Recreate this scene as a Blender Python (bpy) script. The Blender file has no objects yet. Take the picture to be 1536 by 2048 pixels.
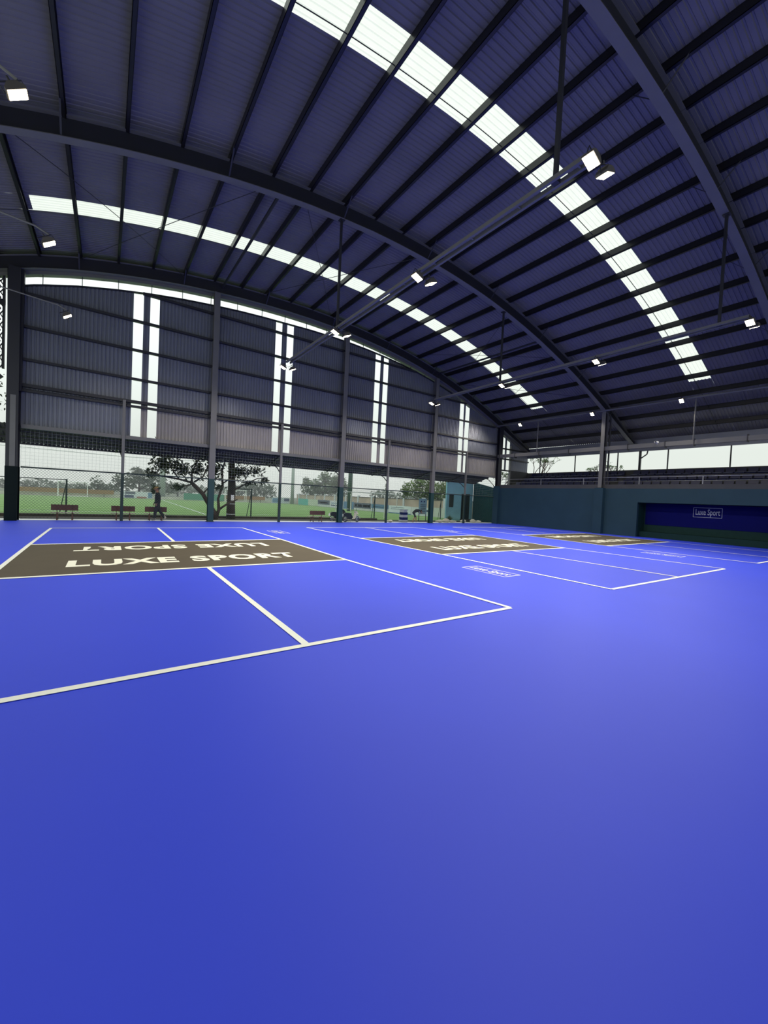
import bpy, bmesh, math, random
from mathutils import Vector, Matrix, Euler
random.seed(7)
sc = bpy.context.scene
COL = bpy.data.collections.new('hall'); sc.collection.children.link(COL)
R = math.radians

# ------------------------------------------------------------------ camera
cam_data = bpy.data.cameras.new('camera'); cam = bpy.data.objects.new('camera', cam_data)
COL.objects.link(cam); sc.camera = cam
YAW, PITCH, ROLL = 0.611115495, -0.0306222436, 0.0468517183
fwd = Vector((math.sin(YAW)*math.cos(PITCH), math.cos(YAW)*math.cos(PITCH), math.sin(PITCH)))
rgt = Vector((math.cos(YAW), -math.sin(YAW), 0)); upv = rgt.cross(fwd)
r2 = rgt*math.cos(ROLL)+upv*math.sin(ROLL); u2 = upv*math.cos(ROLL)-rgt*math.sin(ROLL)
cam.matrix_world = Matrix(((r2.x, u2.x, -fwd.x, -1.64242), (r2.y, u2.y, -fwd.y, -3.52472), (r2.z, u2.z, -fwd.z, 1.44119), (0, 0, 0, 1)))
cam_data.sensor_fit = 'HORIZONTAL'; cam_data.sensor_width = 36; cam_data.lens = 799.485/1536*36
cam_data.clip_start = 0.05; cam_data.clip_end = 400

# ------------------------------------------------------------------ sky, exposure
W = bpy.data.worlds.new('overcast_sky'); sc.world = W; W.use_nodes = True
nt = W.node_tree; bg = nt.nodes['Background']
tc = nt.nodes.new('ShaderNodeTexCoord'); sx = nt.nodes.new('ShaderNodeSeparateXYZ'); rp = nt.nodes.new('ShaderNodeValToRGB')
nt.links.new(tc.outputs['Generated'], sx.inputs[0]); nt.links.new(sx.outputs['Z'], rp.inputs[0]); nt.links.new(rp.outputs[0], bg.inputs[0])
rp.color_ramp.elements[0].position = 0.0; rp.color_ramp.elements[0].color = (.80, .85, .79, 1)
rp.color_ramp.elements[1].position = 0.36; rp.color_ramp.elements[1].color = (1.12, 1.22, 1.19, 1)
e_ = rp.color_ramp.elements.new(.12); e_.color = (.80, .86, .80, 1)
bg.inputs[1].default_value = 1.0
sc.view_settings.view_transform = 'Standard'; sc.view_settings.look = 'None'
sc.view_settings.gamma = 1; sc.view_settings.exposure = 0.0; sc.view_settings.use_curve_mapping = False
LAMP_W = 740.0           # watts of each floodlight

# ------------------------------------------------------------------ materials
def mat(name, col, rough=.6, metal=0., var=.0, scale=6., bump=0., spec=.5, emit=None, estr=0., trans=0.):
    m = bpy.data.materials.new(name); m.use_nodes = True; t = m.node_tree; b = t.nodes['Principled BSDF']
    b.inputs['Base Color'].default_value = (*col, 1); b.inputs['Roughness'].default_value = rough
    b.inputs['Metallic'].default_value = metal; b.inputs['Specular IOR Level'].default_value = spec
    if emit: b.inputs['Emission Color'].default_value = (*emit, 1); b.inputs['Emission Strength'].default_value = estr
    if var or bump:
        tc = t.nodes.new('ShaderNodeTexCoord'); n = t.nodes.new('ShaderNodeTexNoise'); n.inputs['Scale'].default_value = scale; n.inputs['Detail'].default_value = 4
        t.links.new(tc.outputs['Object'], n.inputs['Vector'])
        if var:
            r = t.nodes.new('ShaderNodeValToRGB')
            r.color_ramp.elements[0].position = .3; r.color_ramp.elements[1].position = .7
            r.color_ramp.elements[0].color = (*[c*(1-var) for c in col], 1); r.color_ramp.elements[1].color = (*[min(1, c*(1+var)) for c in col], 1)
            t.links.new(n.outputs['Fac'], r.inputs[0]); t.links.new(r.outputs[0], b.inputs['Base Color'])
        if bump:
            bp = t.nodes.new('ShaderNodeBump'); bp.inputs['Strength'].default_value = bump; bp.inputs['Distance'].default_value = .02
            t.links.new(n.outputs['Fac'], bp.inputs['Height']); t.links.new(bp.outputs[0], b.inputs['Normal'])
    return m
def translucent(name, col, clear):
    m = bpy.data.materials.new(name); m.use_nodes = True; t = m.node_tree; t.nodes.clear()
    o = t.nodes.new('ShaderNodeOutputMaterial'); a = t.nodes.new('ShaderNodeBsdfTranslucent'); c = t.nodes.new('ShaderNodeBsdfTransparent'); x = t.nodes.new('ShaderNodeMixShader')
    tc = t.nodes.new('ShaderNodeTexCoord'); n = t.nodes.new('ShaderNodeTexNoise'); n.inputs['Scale'].default_value = 3; r = t.nodes.new('ShaderNodeValToRGB')
    r.color_ramp.elements[0].color = (*[k*.92 for k in col], 1); r.color_ramp.elements[1].color = (*col, 1)
    t.links.new(tc.outputs['Object'], n.inputs['Vector']); t.links.new(n.outputs['Fac'], r.inputs[0]); t.links.new(r.outputs[0], a.inputs[0])
    x.inputs[0].default_value = clear; t.links.new(a.outputs[0], x.inputs[1]); t.links.new(c.outputs[0], x.inputs[2]); t.links.new(x.outputs[0], o.inputs[0]); return m
def leafmat(name, col, var=.5, scale=1.5, tr=.35):
    m = bpy.data.materials.new(name); m.use_nodes = True; t = m.node_tree; b = t.nodes['Principled BSDF']; o = t.nodes['Material Output']
    tc = t.nodes.new('ShaderNodeTexCoord'); n = t.nodes.new('ShaderNodeTexNoise'); n.inputs['Scale'].default_value = scale; r = t.nodes.new('ShaderNodeValToRGB')
    r.color_ramp.elements[0].position = .35; r.color_ramp.elements[1].position = .65
    r.color_ramp.elements[0].color = (*[k*(1-var) for k in col], 1); r.color_ramp.elements[1].color = (*[k*(1+var) for k in col], 1)
    t.links.new(tc.outputs['Object'], n.inputs['Vector']); t.links.new(n.outputs['Fac'], r.inputs[0]); t.links.new(r.outputs[0], b.inputs['Base Color'])
    b.inputs['Roughness'].default_value = .55
    a = t.nodes.new('ShaderNodeBsdfTranslucent'); t.links.new(r.outputs[0], a.inputs[0]); x = t.nodes.new('ShaderNodeMixShader'); x.inputs[0].default_value = tr
    t.links.new(b.outputs[0], x.inputs[1]); t.links.new(a.outputs[0], x.inputs[2]); t.links.new(x.outputs[0], o.inputs[0]); return m

M = {}
M['floor'] = mat('blue_acrylic_court', (.031, .062, .70), .56, var=.04, scale=.35, spec=.27)
M['zone'] = mat('brown_acrylic_court', (.085, .070, .048), .7, var=.05, scale=2, spec=.2)
M['line'] = mat('white_court_paint', (.86, .88, .80), .6, spec=.3)
M['letter'] = mat('cream_court_paint', (.88, .88, .74), .6, spec=.3)
M['roof'] = mat('galvanised_roof_underside', (.150, .145, .155), .5, .1, var=.10, scale=.6)
M['wallmetal'] = mat('grey_corrugated_steel', (.155, .168, .21), .42, .3, var=.08, scale=.8)
M['litsheet'] = mat('lit_corrugated_steel', (.25, .235, .235), .40, .3, var=.1, scale=.8)  # wall steel with the light on the lower row mixed into its colour
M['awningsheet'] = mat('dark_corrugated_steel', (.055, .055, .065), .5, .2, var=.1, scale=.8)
M['steel'] = mat('grey_painted_steel', (.13, .13, .13), .5, .1, var=.06, scale=1.5)
M['darksteel'] = mat('dark_grey_painted_steel', (.018, .019, .026), .5, .1, var=.06, scale=1.5)
M['purlin'] = mat('shaded_purlin_steel', (.010, .010, .014), .38, .2)  # purlin colour taken down to near black, shadow included
M['greenpaint'] = mat('dark_green_paint', (.010, .045, .042), .5, var=.1, scale=1.5)
M['fence'] = mat('dark_green_fence_steel', (.012, .03, .025), .5)
M['shadegreen'] = mat('shaded_green_paint', (.002, .007, .008), .7, spec=.15)  # green base of the left corner column, darkened for its shade
M['wire'] = mat('grey_green_fence_wire', (.05, .09, .07), .5)
M['net'] = mat('pale_net_cord', (.30, .34, .32), .8)
M['skylight'] = translucent('corrugated_translucent_sheet', (.93, .94, .86), .10)
M['clearsheet'] = translucent('clear_translucent_sheet', (.97, 1, .98), .9)
M['bluewall'] = mat('teal_blue_wall_paint', (.019, .048, .072), .6, var=.07, scale=.9, spec=.15)
M['concrete'] = mat('grey_concrete', (.045, .047, .052), .8, var=.12, scale=1.2, bump=.2)
M['banner'] = mat('navy_banner', (.003, .004, .085), .7, var=.04, spec=.06)
M['whiteprint'] = mat('pale_print', (.30, .33, .42), .6)
M['nichegreen'] = mat('dark_green_wall_paint', (.010, .032, .032), .7, var=.08, spec=.1)
M['seat'] = mat('navy_plastic_seat', (.005, .008, .05), .35)
M['rail'] = mat('pale_steel_rail', (.25, .26, .29), .35, .4)
M['apron'] = mat('white_concrete_apron', (.78, .80, .79), .8, var=.06, scale=2)
M['curb'] = mat('dark_stone_curb', (.045, .035, .028), .9, var=.4, scale=5)
M['black'] = mat('black_rubber', (.012, .012, .014), .6)
M['lens'] = mat('floodlight_lens', (1, .95, .8), .4, emit=(1, .86, .58), estr=26)
M['housing'] = mat('floodlight_housing', (.10, .09, .075), .5, .3)
M['whitemetal'] = mat('white_painted_metal', (.8, .82, .8), .4)
M['bark'] = mat('dark_brown_bark', (.040, .026, .018), .9, var=.4, scale=8, bump=.5)
M['wood'] = mat('red_brown_bench_wood', (.10, .032, .022), .6, var=.25, scale=5)
M['benchseat'] = mat('pale_worn_bench_seat', (.42, .40, .30), .7, var=.1)
M['hoard_white'] = mat('white_hoarding', (.62, .68, .68), .6, var=.05, scale=3)

# grass with mown stripes
def grass():
    m = bpy.data.materials.new('artificial_turf'); m.use_nodes = True; t = m.node_tree; b = t.nodes['Principled BSDF']; b.inputs['Roughness'].default_value = .9
    b.inputs['Specular IOR Level'].default_value = .1
    tc = t.nodes.new('ShaderNodeTexCoord'); w = t.nodes.new('ShaderNodeTexWave'); w.bands_direction = 'Y'; w.inputs['Scale'].default_value = .11; w.inputs['Distortion'].default_value = .3
    n = t.nodes.new('ShaderNodeTexNoise'); n.inputs['Scale'].default_value = 1.2; n.inputs['Detail'].default_value = 6
    r = t.nodes.new('ShaderNodeValToRGB'); r.color_ramp.elements[0].color = (.20, .34, .115, 1); r.color_ramp.elements[1].color = (.27, .44, .16, 1)
    mx = t.nodes.new('ShaderNodeMix'); mx.data_type = 'RGBA'; mx.blend_type = 'MULTIPLY'; mx.inputs[0].default_value = .4
    t.links.new(tc.outputs['Object'], w.inputs[0]); t.links.new(tc.outputs['Object'], n.inputs[0]); t.links.new(w.outputs['Fac'], r.inputs[0])
    t.links.new(r.outputs[0], mx.inputs[6]); t.links.new(n.outputs['Fac'], mx.inputs[7]); t.links.new(mx.outputs[2], b.inputs['Base Color']); return m
M['grass'] = grass()

# ------------------------------------------------------------------ mesh helpers
class MB:
    def __init__(s): s.v = []; s.f = []; s.m = []
    def add(s, vs, fs, mi=0):
        k = len(s.v); s.v += [tuple(v) for v in vs]; s.f += [tuple(i+k for i in f) for f in fs]; s.m += [mi]*len(fs); return s
    def box(s, x0, x1, y0, y1, z0, z1, mi=0):
        return s.add([(x0, y0, z0), (x1, y0, z0), (x1, y1, z0), (x0, y1, z0), (x0, y0, z1), (x1, y0, z1), (x1, y1, z1), (x0, y1, z1)],
                     [(0, 3, 2, 1), (4, 5, 6, 7), (0, 1, 5, 4), (1, 2, 6, 5), (2, 3, 7, 6), (3, 0, 4, 7)], mi)
    def bar(s, a, b, w, h, up=(0, 0, 1), mi=0):
        a = Vector(a); b = Vector(b); d = (b-a).normalized(); u = Vector(up)
        if abs(d.dot(u)) > .98: u = Vector((1, 0, 0))
        sd = d.cross(u).normalized(); u = sd.cross(d)
        c = [a+sd*i*w/2+u*j*h/2 for i, j in ((-1, -1), (1, -1), (1, 1), (-1, 1))]+[b+sd*i*w/2+u*j*h/2 for i, j in ((-1, -1), (1, -1), (1, 1), (-1, 1))]
        return s.add(c, [(3, 2, 1, 0), (4, 5, 6, 7), (0, 1, 5, 4), (1, 2, 6, 5), (2, 3, 7, 6), (3, 0, 4, 7)], mi)
    def tube(s, pts, r, n=8, mi=0, cap=True):
        pts = [Vector(p) for p in pts]; rs = r if isinstance(r, (list, tuple)) else [r]*len(pts); k = len(s.v); ref = None
        for i, p in enumerate(pts):
            d = (pts[min(i+1, len(pts)-1)]-pts[max(i-1, 0)]).normalized()
            if ref is None: ref = Vector((0, 0, 1)) if abs(d.z) < .9 else Vector((1, 0, 0))
            a = d.cross(ref).normalized(); b = a.cross(d).normalized(); ref = b
            for j in range(n):
                t = 2*math.pi*j/n; q = p+a*math.cos(t)*rs[i]+b*math.sin(t)*rs[i]; s.v.append(tuple(q))
        for i in range(len(pts)-1):
            for j in range(n): s.f.append((k+i*n+j, k+i*n+(j+1) % n, k+(i+1)*n+(j+1) % n, k+(i+1)*n+j)); s.m.append(mi)
        if cap:
            s.f.append(tuple(k+j for j in reversed(range(n)))); s.f.append(tuple(k+(len(pts)-1)*n+j for j in range(n))); s.m += [mi, mi]
        return s
    def ball(s, c, rx, ry=None, rz=None, n=10, m=7, mi=0, rot=None):
        ry = ry or rx; rz = rz or rx; c = Vector(c); vs = []; fs = []
        for i in range(m+1):
            th = math.pi*i/m
            for j in range(n):
                ph = 2*math.pi*j/n; q = Vector((rx*math.sin(th)*math.cos(ph), ry*math.sin(th)*math.sin(ph), rz*math.cos(th)))
                if rot: q = rot @ q
                vs.append(c+q)
        for i in range(m):
            for j in range(n): fs.append((i*n+j, (i+1)*n+j, (i+1)*n+(j+1) % n, i*n+(j+1) % n))
        return s.add(vs, fs, mi)
    def prism(s, prof, a, b, axis='y', mi=0):     # prof: closed outline in the two other axes
        n = len(prof); mk = {'y': lambda p, t: (p[0], t, p[1]), 'x': lambda p, t: (t, p[0], p[1]), 'z': lambda p, t: (p[0], p[1], t)}[axis]
        vs = [mk(p, a) for p in prof]+[mk(p, b) for p in prof]
        fs = [(i, (i+1) % n, n+(i+1) % n, n+i) for i in range(n)]+[tuple(reversed(range(n))), tuple(range(n, 2*n))]
        return s.add(vs, fs, mi)
    def ring(s, c, R_, r, axis='y', n=20, m=8, mi=0):
        c = Vector(c); vs = []; fs = []
        for i in range(n):
            a = 2*math.pi*i/n
            for j in range(m):
                b = 2*math.pi*j/m; rr = R_+r*math.cos(b); h = r*math.sin(b)
                q = {'y': (rr*math.cos(a), h, rr*math.sin(a)), 'x': (h, rr*math.cos(a), rr*math.sin(a)), 'z': (rr*math.cos(a), rr*math.sin(a), h)}[axis]
                vs.append(c+Vector(q))
        for i in range(n):
            for j in range(m): fs.append((i*m+j, ((i+1) % n)*m+j, ((i+1) % n)*m+(j+1) % m, i*m+(j+1) % m))
        return s.add(vs, fs, mi)
    def obj(s, name, mats, parent=None, smooth=False, loc=None):
        me = bpy.data.meshes.new(name); me.from_pydata(s.v, [], s.f)
        for m in (mats if isinstance(mats, (list, tuple)) else [mats]): me.materials.append(M[m] if isinstance(m, str) else m)
        me.polygons.foreach_set('material_index', s.m)
        if smooth: me.polygons.foreach_set('use_smooth', [True]*len(s.f))
        bm = bmesh.new(); bm.from_mesh(me); bmesh.ops.recalc_face_normals(bm, faces=bm.faces); bm.to_mesh(me); bm.free()
        me.update(); o = bpy.data.objects.new(name, me); COL.objects.link(o)
        if loc: o.location = loc
        if parent: o.parent = parent
        return o
def tag(o, label=None, cat=None, group=None, kind=None):
    if label: o['label'] = label
    if cat: o['category'] = cat
    if group: o['group'] = group
    if kind: o['kind'] = kind
    return o
def empty(name, loc=(0, 0, 0), rz=0, label=None, cat=None, group=None):
    o = bpy.data.objects.new(name, None); COL.objects.link(o); o.location = loc; o.rotation_euler = (0, 0, rz); o.empty_display_size = .2
    return tag(o, label, cat, group)
def struct(o): o['kind'] = 'structure'; return o
def copy_tree(o, parent=None):
    c = o.copy(); COL.objects.link(c)
    if parent: c.parent = parent
    for ch in [k for k in o.children]: copy_tree(ch, c)
    return c
def text_mesh(body, height, bold=.0, sx=1.0, spacing=1.0):
    cu = bpy.data.curves.new('lettering', 'FONT'); cu.body = body; cu.align_x = 'CENTER'; cu.offset = bold; cu.space_character = spacing; cu.resolution_u = 3
    o = bpy.data.objects.new('lettering', cu); COL.objects.link(o)
    bpy.context.view_layer.update(); dg = bpy.context.evaluated_depsgraph_get()
    me = bpy.data.meshes.new_from_object(o.evaluated_get(dg)); bpy.data.objects.remove(o)
    ys = [v.co.y for v in me.vertices if True]; cap = .70
    for v in me.vertices: v.co.x *= height/cap*sx; v.co.y *= height/cap
    me.materials.clear(); return me

# ------------------------------------------------------------------ roof profile
XT = [-8.9+1.25*i for i in range(32)]
Z1 = [7.56, 8.08, 8.61, 9.13, 9.62, 9.99, 10.27, 10.5, 10.68, 10.81, 10.91, 10.97, 11.0, 11.0, 10.96, 10.89, 10.77, 10.62, 10.43, 10.19, 9.9, 9.57, 9.19, 8.76, 8.3, 7.81, 7.3, 6.78, 6.27, 5.79, 5.26, 4.74]
Z2 = [7.09, 7.61, 8.14, 8.66, 9.16, 9.57, 9.92, 10.21, 10.46, 10.66, 10.81, 10.91, 10.98, 10.99, 10.96, 10.88, 10.76, 10.6, 10.38, 10.12, 9.82, 9.47, 9.09, 8.67, 8.21, 7.73, 7.24, 6.73, 6.22, 5.73, 5.2, 4.68]
def tab(T, x):
    f = (x-XT[0])/1.25; i = max(0, min(len(T)-2, int(math.floor(f)))); return T[i]+(T[i+1]-T[i])*(f-i)
def zr(x, y):
    t = min(1, max(0, (y-9)/8.1)); return tab(Z2, x)*(1-t)+tab(Z1, x)*t
def taper(x):          # depth of the rafter
    if x > 23.3: return .6-.3*min(1, (x-23.3)/3.9)
    return .6
def zroof(x, y): return zr(x, y)+taper(x)+.14
GY, RX, LX = 17.1, 23.3, -4.55
XL, XR = -8.2, 27.3

# ------------------------------------------------------------------ floor and court markings
floor = struct(MB().box(LX-.25, 24.42, -9, GY+.1, -.2, 0).obj('floor', 'floor'))
def quad(mb, a, b, w, z):      # painted line from a to b
    a = Vector((*a, z)); b = Vector((*b, z)); d = (b-a).normalized(); s = Vector((-d.y, d.x, 0))*w/2
    mb.add([a-s, b-s, b+s, a+s], [(0, 1, 2, 3)])
courts = [
 ('left', dict(nl=(-3.05, 0), nc=(-.01, 0), nr=(3.08, 0), kl=(-3.05, 4.55), kc=(0, 4.55), kr=(3.0, 4.56), fl=(-3.06, 8.86), fc=(-.03, 8.86), fr=(3.07, 8.92), bl=(-3.05, 13.4), bc=(0, 13.41), br=(3.06, 13.41))),
 ('middle', dict(nl=(5.98, 0), nc=(9.06, 0), nr=(12.16, -.02), kl=(6.04, 4.57), kc=(9.06, 4.53), kr=(12.05, 4.54), fl=(6.0, 8.80), fc=(9.15, 8.9), fr=(12.35, 9.05), bl=(5.97, 13.46), bc=(9.1, 13.44), br=(12.28, 13.42))),
 ('right', dict(nl=(15.12, -.06), nc=(18.25, -.06), nr=(21.4, -.06), kl=(15.0, 4.47), kc=(18.25, 4.53), kr=(21.5, 4.6), fl=(15.5, 8.86), fc=(18.6, 8.9), fr=(21.75, 8.98), bl=(15.4, 13.6), bc=(18.5, 13.5), br=(21.6, 13.4))),
]
for nm, c in courts:
    mb = MB(); z = .003
    mb.add([(*c['kl'], z), (*c['kr'], z), (*c['fr'], z), (*c['fl'], z)], [(0, 1, 2, 3)])
    tag(mb.obj('painted_zone', 'zone', floor), 'brown non-volley zone of the %s court' % nm)
    mb = MB(); z = .006; w = .075
    for a, b in (('nl', 'nr'), ('bl', 'br'), ('kl', 'kr'), ('fl', 'fr')): quad(mb, c[a], c[b], w if a == 'nl' else .105, z)
    for q in (('nl', 'kl', 'fl', 'bl'), ('nr', 'kr', 'fr', 'br')):
        for a, b in zip(q, q[1:]): quad(mb, c[a], c[b], w, z+.0008)
    quad(mb, c['nc'], c['kc'], w, z+.0008); quad(mb, c['fc'], c['bc'], w, z+.0008)
    tag(mb.obj('court_lines', 'line', floor), 'white boundary lines of the %s court' % nm)
tm = text_mesh('LUXE SPORT', .66, bold=.045, sx=1.0, spacing=1.13); tm.materials.append(M['letter'])
wid = max(v.co.x for v in tm.vertices)-min(v.co.x for v in tm.vertices)
for v in tm.vertices: v.co.x *= 4.35/wid
mid = (max(v.co.x for v in tm.vertices)+min(v.co.x for v in tm.vertices))/2
for v in tm.vertices: v.co.x -= mid
for nm, x, y0, y1 in (('left', 0, 5.36, 8.1), ('middle', 9.06, 5.34, 8.1), ('right', 18.35, 5.45, 8.1)):
    for yy, rz, wh in ((y0, 0, 'nearer'), (y1, math.pi, 'farther, upside down')):
        o = bpy.data.objects.new('court_lettering', tm); COL.objects.link(o); o.parent = floor; o.location = (x, yy, .007); o.rotation_euler = (0, 0, rz)
        o['label'] = 'cream LUXE SPORT lettering on the brown zone of the %s court, %s' % (nm, wh)
lt = text_mesh('Luxe Sport', .26, bold=.012, sx=.86)
lt.materials.append(M['line'])
def logo_frame(mb, w, h, t, z=0):
    for a, b in (((-w/2, -h/2), (w/2, -h/2)), ((w/2, -h/2), (w/2, h/2)), ((w/2, h/2), (-w/2, h/2)), ((-w/2, h/2), (-w/2, -h/2))): quad(mb, a, b, t, z)
ltw = max(v.co.x for v in lt.vertices)-min(v.co.x for v in lt.vertices)
for v in lt.vertices: v.co.x *= 1.02/ltw; v.co.y -= .11
for x, y, wh in ((5.25, 2.2, 'between the left and middle courts, nearer'), (3.9, 11.45, 'between the left and middle courts, farther'), (14.2, 2.2, 'between the middle and right courts, nearer'), (12.95, 11.3, 'between the middle and right courts, farther')):
    mb = MB(); logo_frame(mb, 1.18, .5, .028)
    f = mb.obj('painted_logo_frame', 'line', floor); f.location = (x, y, .004); f.rotation_euler = (0, 0, -math.pi/2)
    f['label'] = 'white box of the Luxe Sport logo ' + wh
    o = bpy.data.objects.new('painted_logo_text', lt); COL.objects.link(o); o.parent = f; o.location = (0, 0, .001)

# ------------------------------------------------------------------ roof sheet, purlins, skylights
SK = ((3.78, 4.70), (13.08, 13.98)); SKX = (-3.72, 22.93)
def sheet(mb, x0, x1, y0, y1, nx, off=0.0):
    prof = []; y = y0; P = .15
    k = math.floor(y0/P)
    ys = set([y0, y1])
    while k*P < y1:
        for d, h in ((0, 0), (.09, 0), (.105, 1), (.135, 1)):
            yy = k*P+d
            if y0 < yy < y1: ys.add(round(yy, 4))
        k += 1
    ys = sorted(ys)
    def rib(yy):
        d = (yy % P)
        if d < .09: return 0
        if d < .105: return (d-.09)/.015*.02
        if d <= .135: return .02
        return .02*(1-(d-.135)/.015)
    n = len(ys); base = len(mb.v)
    for i in range(nx+1):
        x = x0+(x1-x0)*i/nx
        for yy in ys: mb.v.append((x, yy, zroof(x, yy)+rib(yy)+off))
    for i in range(nx):
        for j in range(n-1):
            a = base+i*n+j; mb.f.append((a, a+1, a+n+1, a+n)); mb.m.append(0)
mb = MB(); YE0, YE1 = -8.5, 17.75
sheet(mb, XL, XR, YE0, SK[0][0], 44); sheet(mb, XL, XR, SK[0][1], SK[1][0], 44); sheet(mb, XL, XR, SK[1][1], YE1, 44)
for a, b in SK: sheet(mb, XL, SKX[0], a, b, 8); sheet(mb, SKX[1], XR, a, b, 8)
ceiling = struct(mb.obj('ceiling', 'roof'))
for (a, b), wh in zip(SK, ('nearer', 'farther')):
    mb = MB(); sheet(mb, SKX[0], SKX[1], a-.05, b+.05, 42, .012)
    tag(mb.obj('skylight', 'skylight', ceiling), '%s strip of translucent corrugated skylight sheets' % wh)
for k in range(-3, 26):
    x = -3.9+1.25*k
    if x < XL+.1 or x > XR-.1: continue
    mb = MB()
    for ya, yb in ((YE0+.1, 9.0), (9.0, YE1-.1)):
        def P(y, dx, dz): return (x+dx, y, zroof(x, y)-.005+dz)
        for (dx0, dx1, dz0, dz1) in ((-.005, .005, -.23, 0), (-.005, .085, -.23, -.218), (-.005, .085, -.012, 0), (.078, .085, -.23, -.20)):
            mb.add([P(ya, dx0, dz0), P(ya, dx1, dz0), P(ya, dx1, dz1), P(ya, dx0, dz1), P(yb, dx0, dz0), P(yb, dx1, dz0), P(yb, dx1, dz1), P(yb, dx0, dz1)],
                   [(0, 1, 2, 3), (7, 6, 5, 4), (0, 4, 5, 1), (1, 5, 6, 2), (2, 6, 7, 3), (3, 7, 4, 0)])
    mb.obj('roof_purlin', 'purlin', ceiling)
for y in (4.38, 13.15+.62):
    mb = MB(); mb.tube([(x/2, y, zroof(x/2, y)-.14) for x in range(-15, 54)], .012, 5); mb.obj('sag_rod', 'darksteel', ceiling)
def roofline(a, b, off, r, name, n=6, m='darksteel'):
    mb = MB(); mb.tube([(a[0]+(b[0]-a[0])*i/8, a[1]+(b[1]-a[1])*i/8, zr(a[0]+(b[0]-a[0])*i/8, a[1]+(b[1]-a[1])*i/8)+off) for i in range(9)], r, n); return mb.obj(name, m, ceiling)
for a, b in (((-4.1, 9), (1.1, 17)), ((2.6, 9), (-2.7, 17)), ((3.4, 9), (8.5, 17)), ((9.0, 9), (4.5, 17)), ((14.0, 9), (18.5, 17)), ((18.6, 9), (14.1, 17)), ((18.0, 9), (22.4, 17)), ((22.6, 9), (18.2, 17))):
    roofline(a, b, .42, .011, 'bracing_rod')
for x in (2.75, 16.6):
    for y0, y1 in ((9.05, 17.0),): roofline((x, y0), (x, y1), .32, .055, 'tie_tube', 8)

# arched rafters
def rafter(y, label):
    root = empty('arched_rafter', (0, y, 0), 0, label, 'rafter', 'arched roof rafters')
    xs = [XL+.1+(XR-XL-.2)*i/60 for i in range(61)]
    def strip(w, z0f, z1f, nm, m):
        mb = MB()
        for x in xs:
            b, t = z0f(x), z1f(x)
            mb.v += [(x, -w/2, b), (x, w/2, b), (x, w/2, t), (x, -w/2, t)]
        for i in range(60):
            k = 4*i
            for j in range(4): mb.f.append((k+j, k+(j+1) % 4, k+4+(j+1) % 4, k+4+j)); mb.m.append(0)
        mb.f += [(0, 1, 2, 3), (243, 242, 241, 240)]; mb.m += [0, 0]
        return mb.obj(nm, m, root)
    zz = lambda x: zr(x, y)
    strip(.24, lambda x: zz(x), lambda x: zz(x)+.018, 'bottom_flange', 'steel')
    strip(.018, lambda x: zz(x)+.018, lambda x: zz(x)+taper(x)-.09, 'web', 'darksteel')
    strip(.22, lambda x: zz(x)+taper(x)-.09, lambda x: zz(x)+taper(x)-.072, 'top_flange', 'steel')
    for k in range(-2, 24, 3):
        x = -3.9+1.25*k; mb = MB()
        for sgn in (-1, 1): mb.bar((x, sgn*.08, zz(x)+.03), (x, sgn*.62, zr(x, y+sgn*.62)+taper(x)-.04), .04, .008)
        mb.obj('fly_brace', 'darksteel', root)
    return root
rafter(17.02, 'arched steel rafter against the corrugated end wall, farthest one')
rafter(9.0, 'arched steel rafter crossing the middle of the roof, between the two skylight strips')
rafter(.9, 'arched steel rafter nearest the camera, in front of the near skylight strip')

# ------------------------------------------------------------------ far (gable) wall
def rib_x(x, P=.14):
    d = x % P
    if d < .075: return 0
    if d < .09: return (d-.075)/.015*.025
    if d < .125: return .025
    return .025*(1-(d-.125)/.015)
def ztop(x):          # top edge of the corrugated sheets: a glazed strip is left below the rafter
    return zr(x, GY)-.15-.37*min(1, max(0, (19-x)/13.0))-.0
def corr_wall(mb, x0, x1, z0, zt, y=GY+.10):
    P = .14; k = math.floor(x0/P); xs = {round(x0, 4), round(x1, 4)}
    while k*P < x1:
        for d in (0, .075, .09, .125):
            xx = k*P+d
            if x0 < xx < x1: xs.add(round(xx, 4))
        k += 1
    xs = sorted(xs); b = len(mb.v)
    for x in xs: mb.v += [(x, y+rib_x(x), z0), (x, y+rib_x(x), zt(x))]
    for i in range(len(xs)-1): mb.f.append((b+2*i, b+2*i+2, b+2*i+3, b+2*i+1)); mb.m.append(0)
PAIRS = [(-.78, -.41, -.16, .20), (5.48, 5.82, 6.09, 6.45), (11.74, 12.1, 12.34, 12.71), (19.12, 19.49, 19.71, 20.08), (23.93, 24.30, 24.51, 24.90)]
segs = []; x = -4.35
for a, b, c, d in PAIRS[:4]: segs += [(x, a), (b, c)]; x = d
segs.append((x, 23.93))
mb = MB()
for a, b in segs: corr_wall(mb, a, b, 5.0, ztop)
corr_wall(mb, 24.3, 24.51, 4.2, ztop); corr_wall(mb, 24.9, XR, 2.75, lambda x: zr(x, GY)+.2)
wall_far = struct(mb.obj('wall_far', 'wallmetal'))
mb = MB()
corr_wall(mb, -4.35, -.78, 3.62, lambda x: 5.06, GY+.10); mb.obj('lower_sheet', 'wallmetal', wall_far); mb = MB()
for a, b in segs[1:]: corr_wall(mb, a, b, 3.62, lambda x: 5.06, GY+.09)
tag(mb.obj('lower_sheet', 'litsheet', wall_far), 'lower row of corrugated sheets, coloured paler as if lit')
for i, (a, b, c, d) in enumerate(PAIRS):
    for u, v in ((a, b), (c, d)):
        mb = MB(); corr_wall(mb, u, v, 4.2 if i == 4 else 3.70, ztop, GY+.11); tag(mb.obj('translucent_strip', 'clearsheet', wall_far), 'tall narrow translucent sheet, pair %d from the left' % (i+1))
mb = MB()      # curved daylight strip under the roof
n = 80
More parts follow.
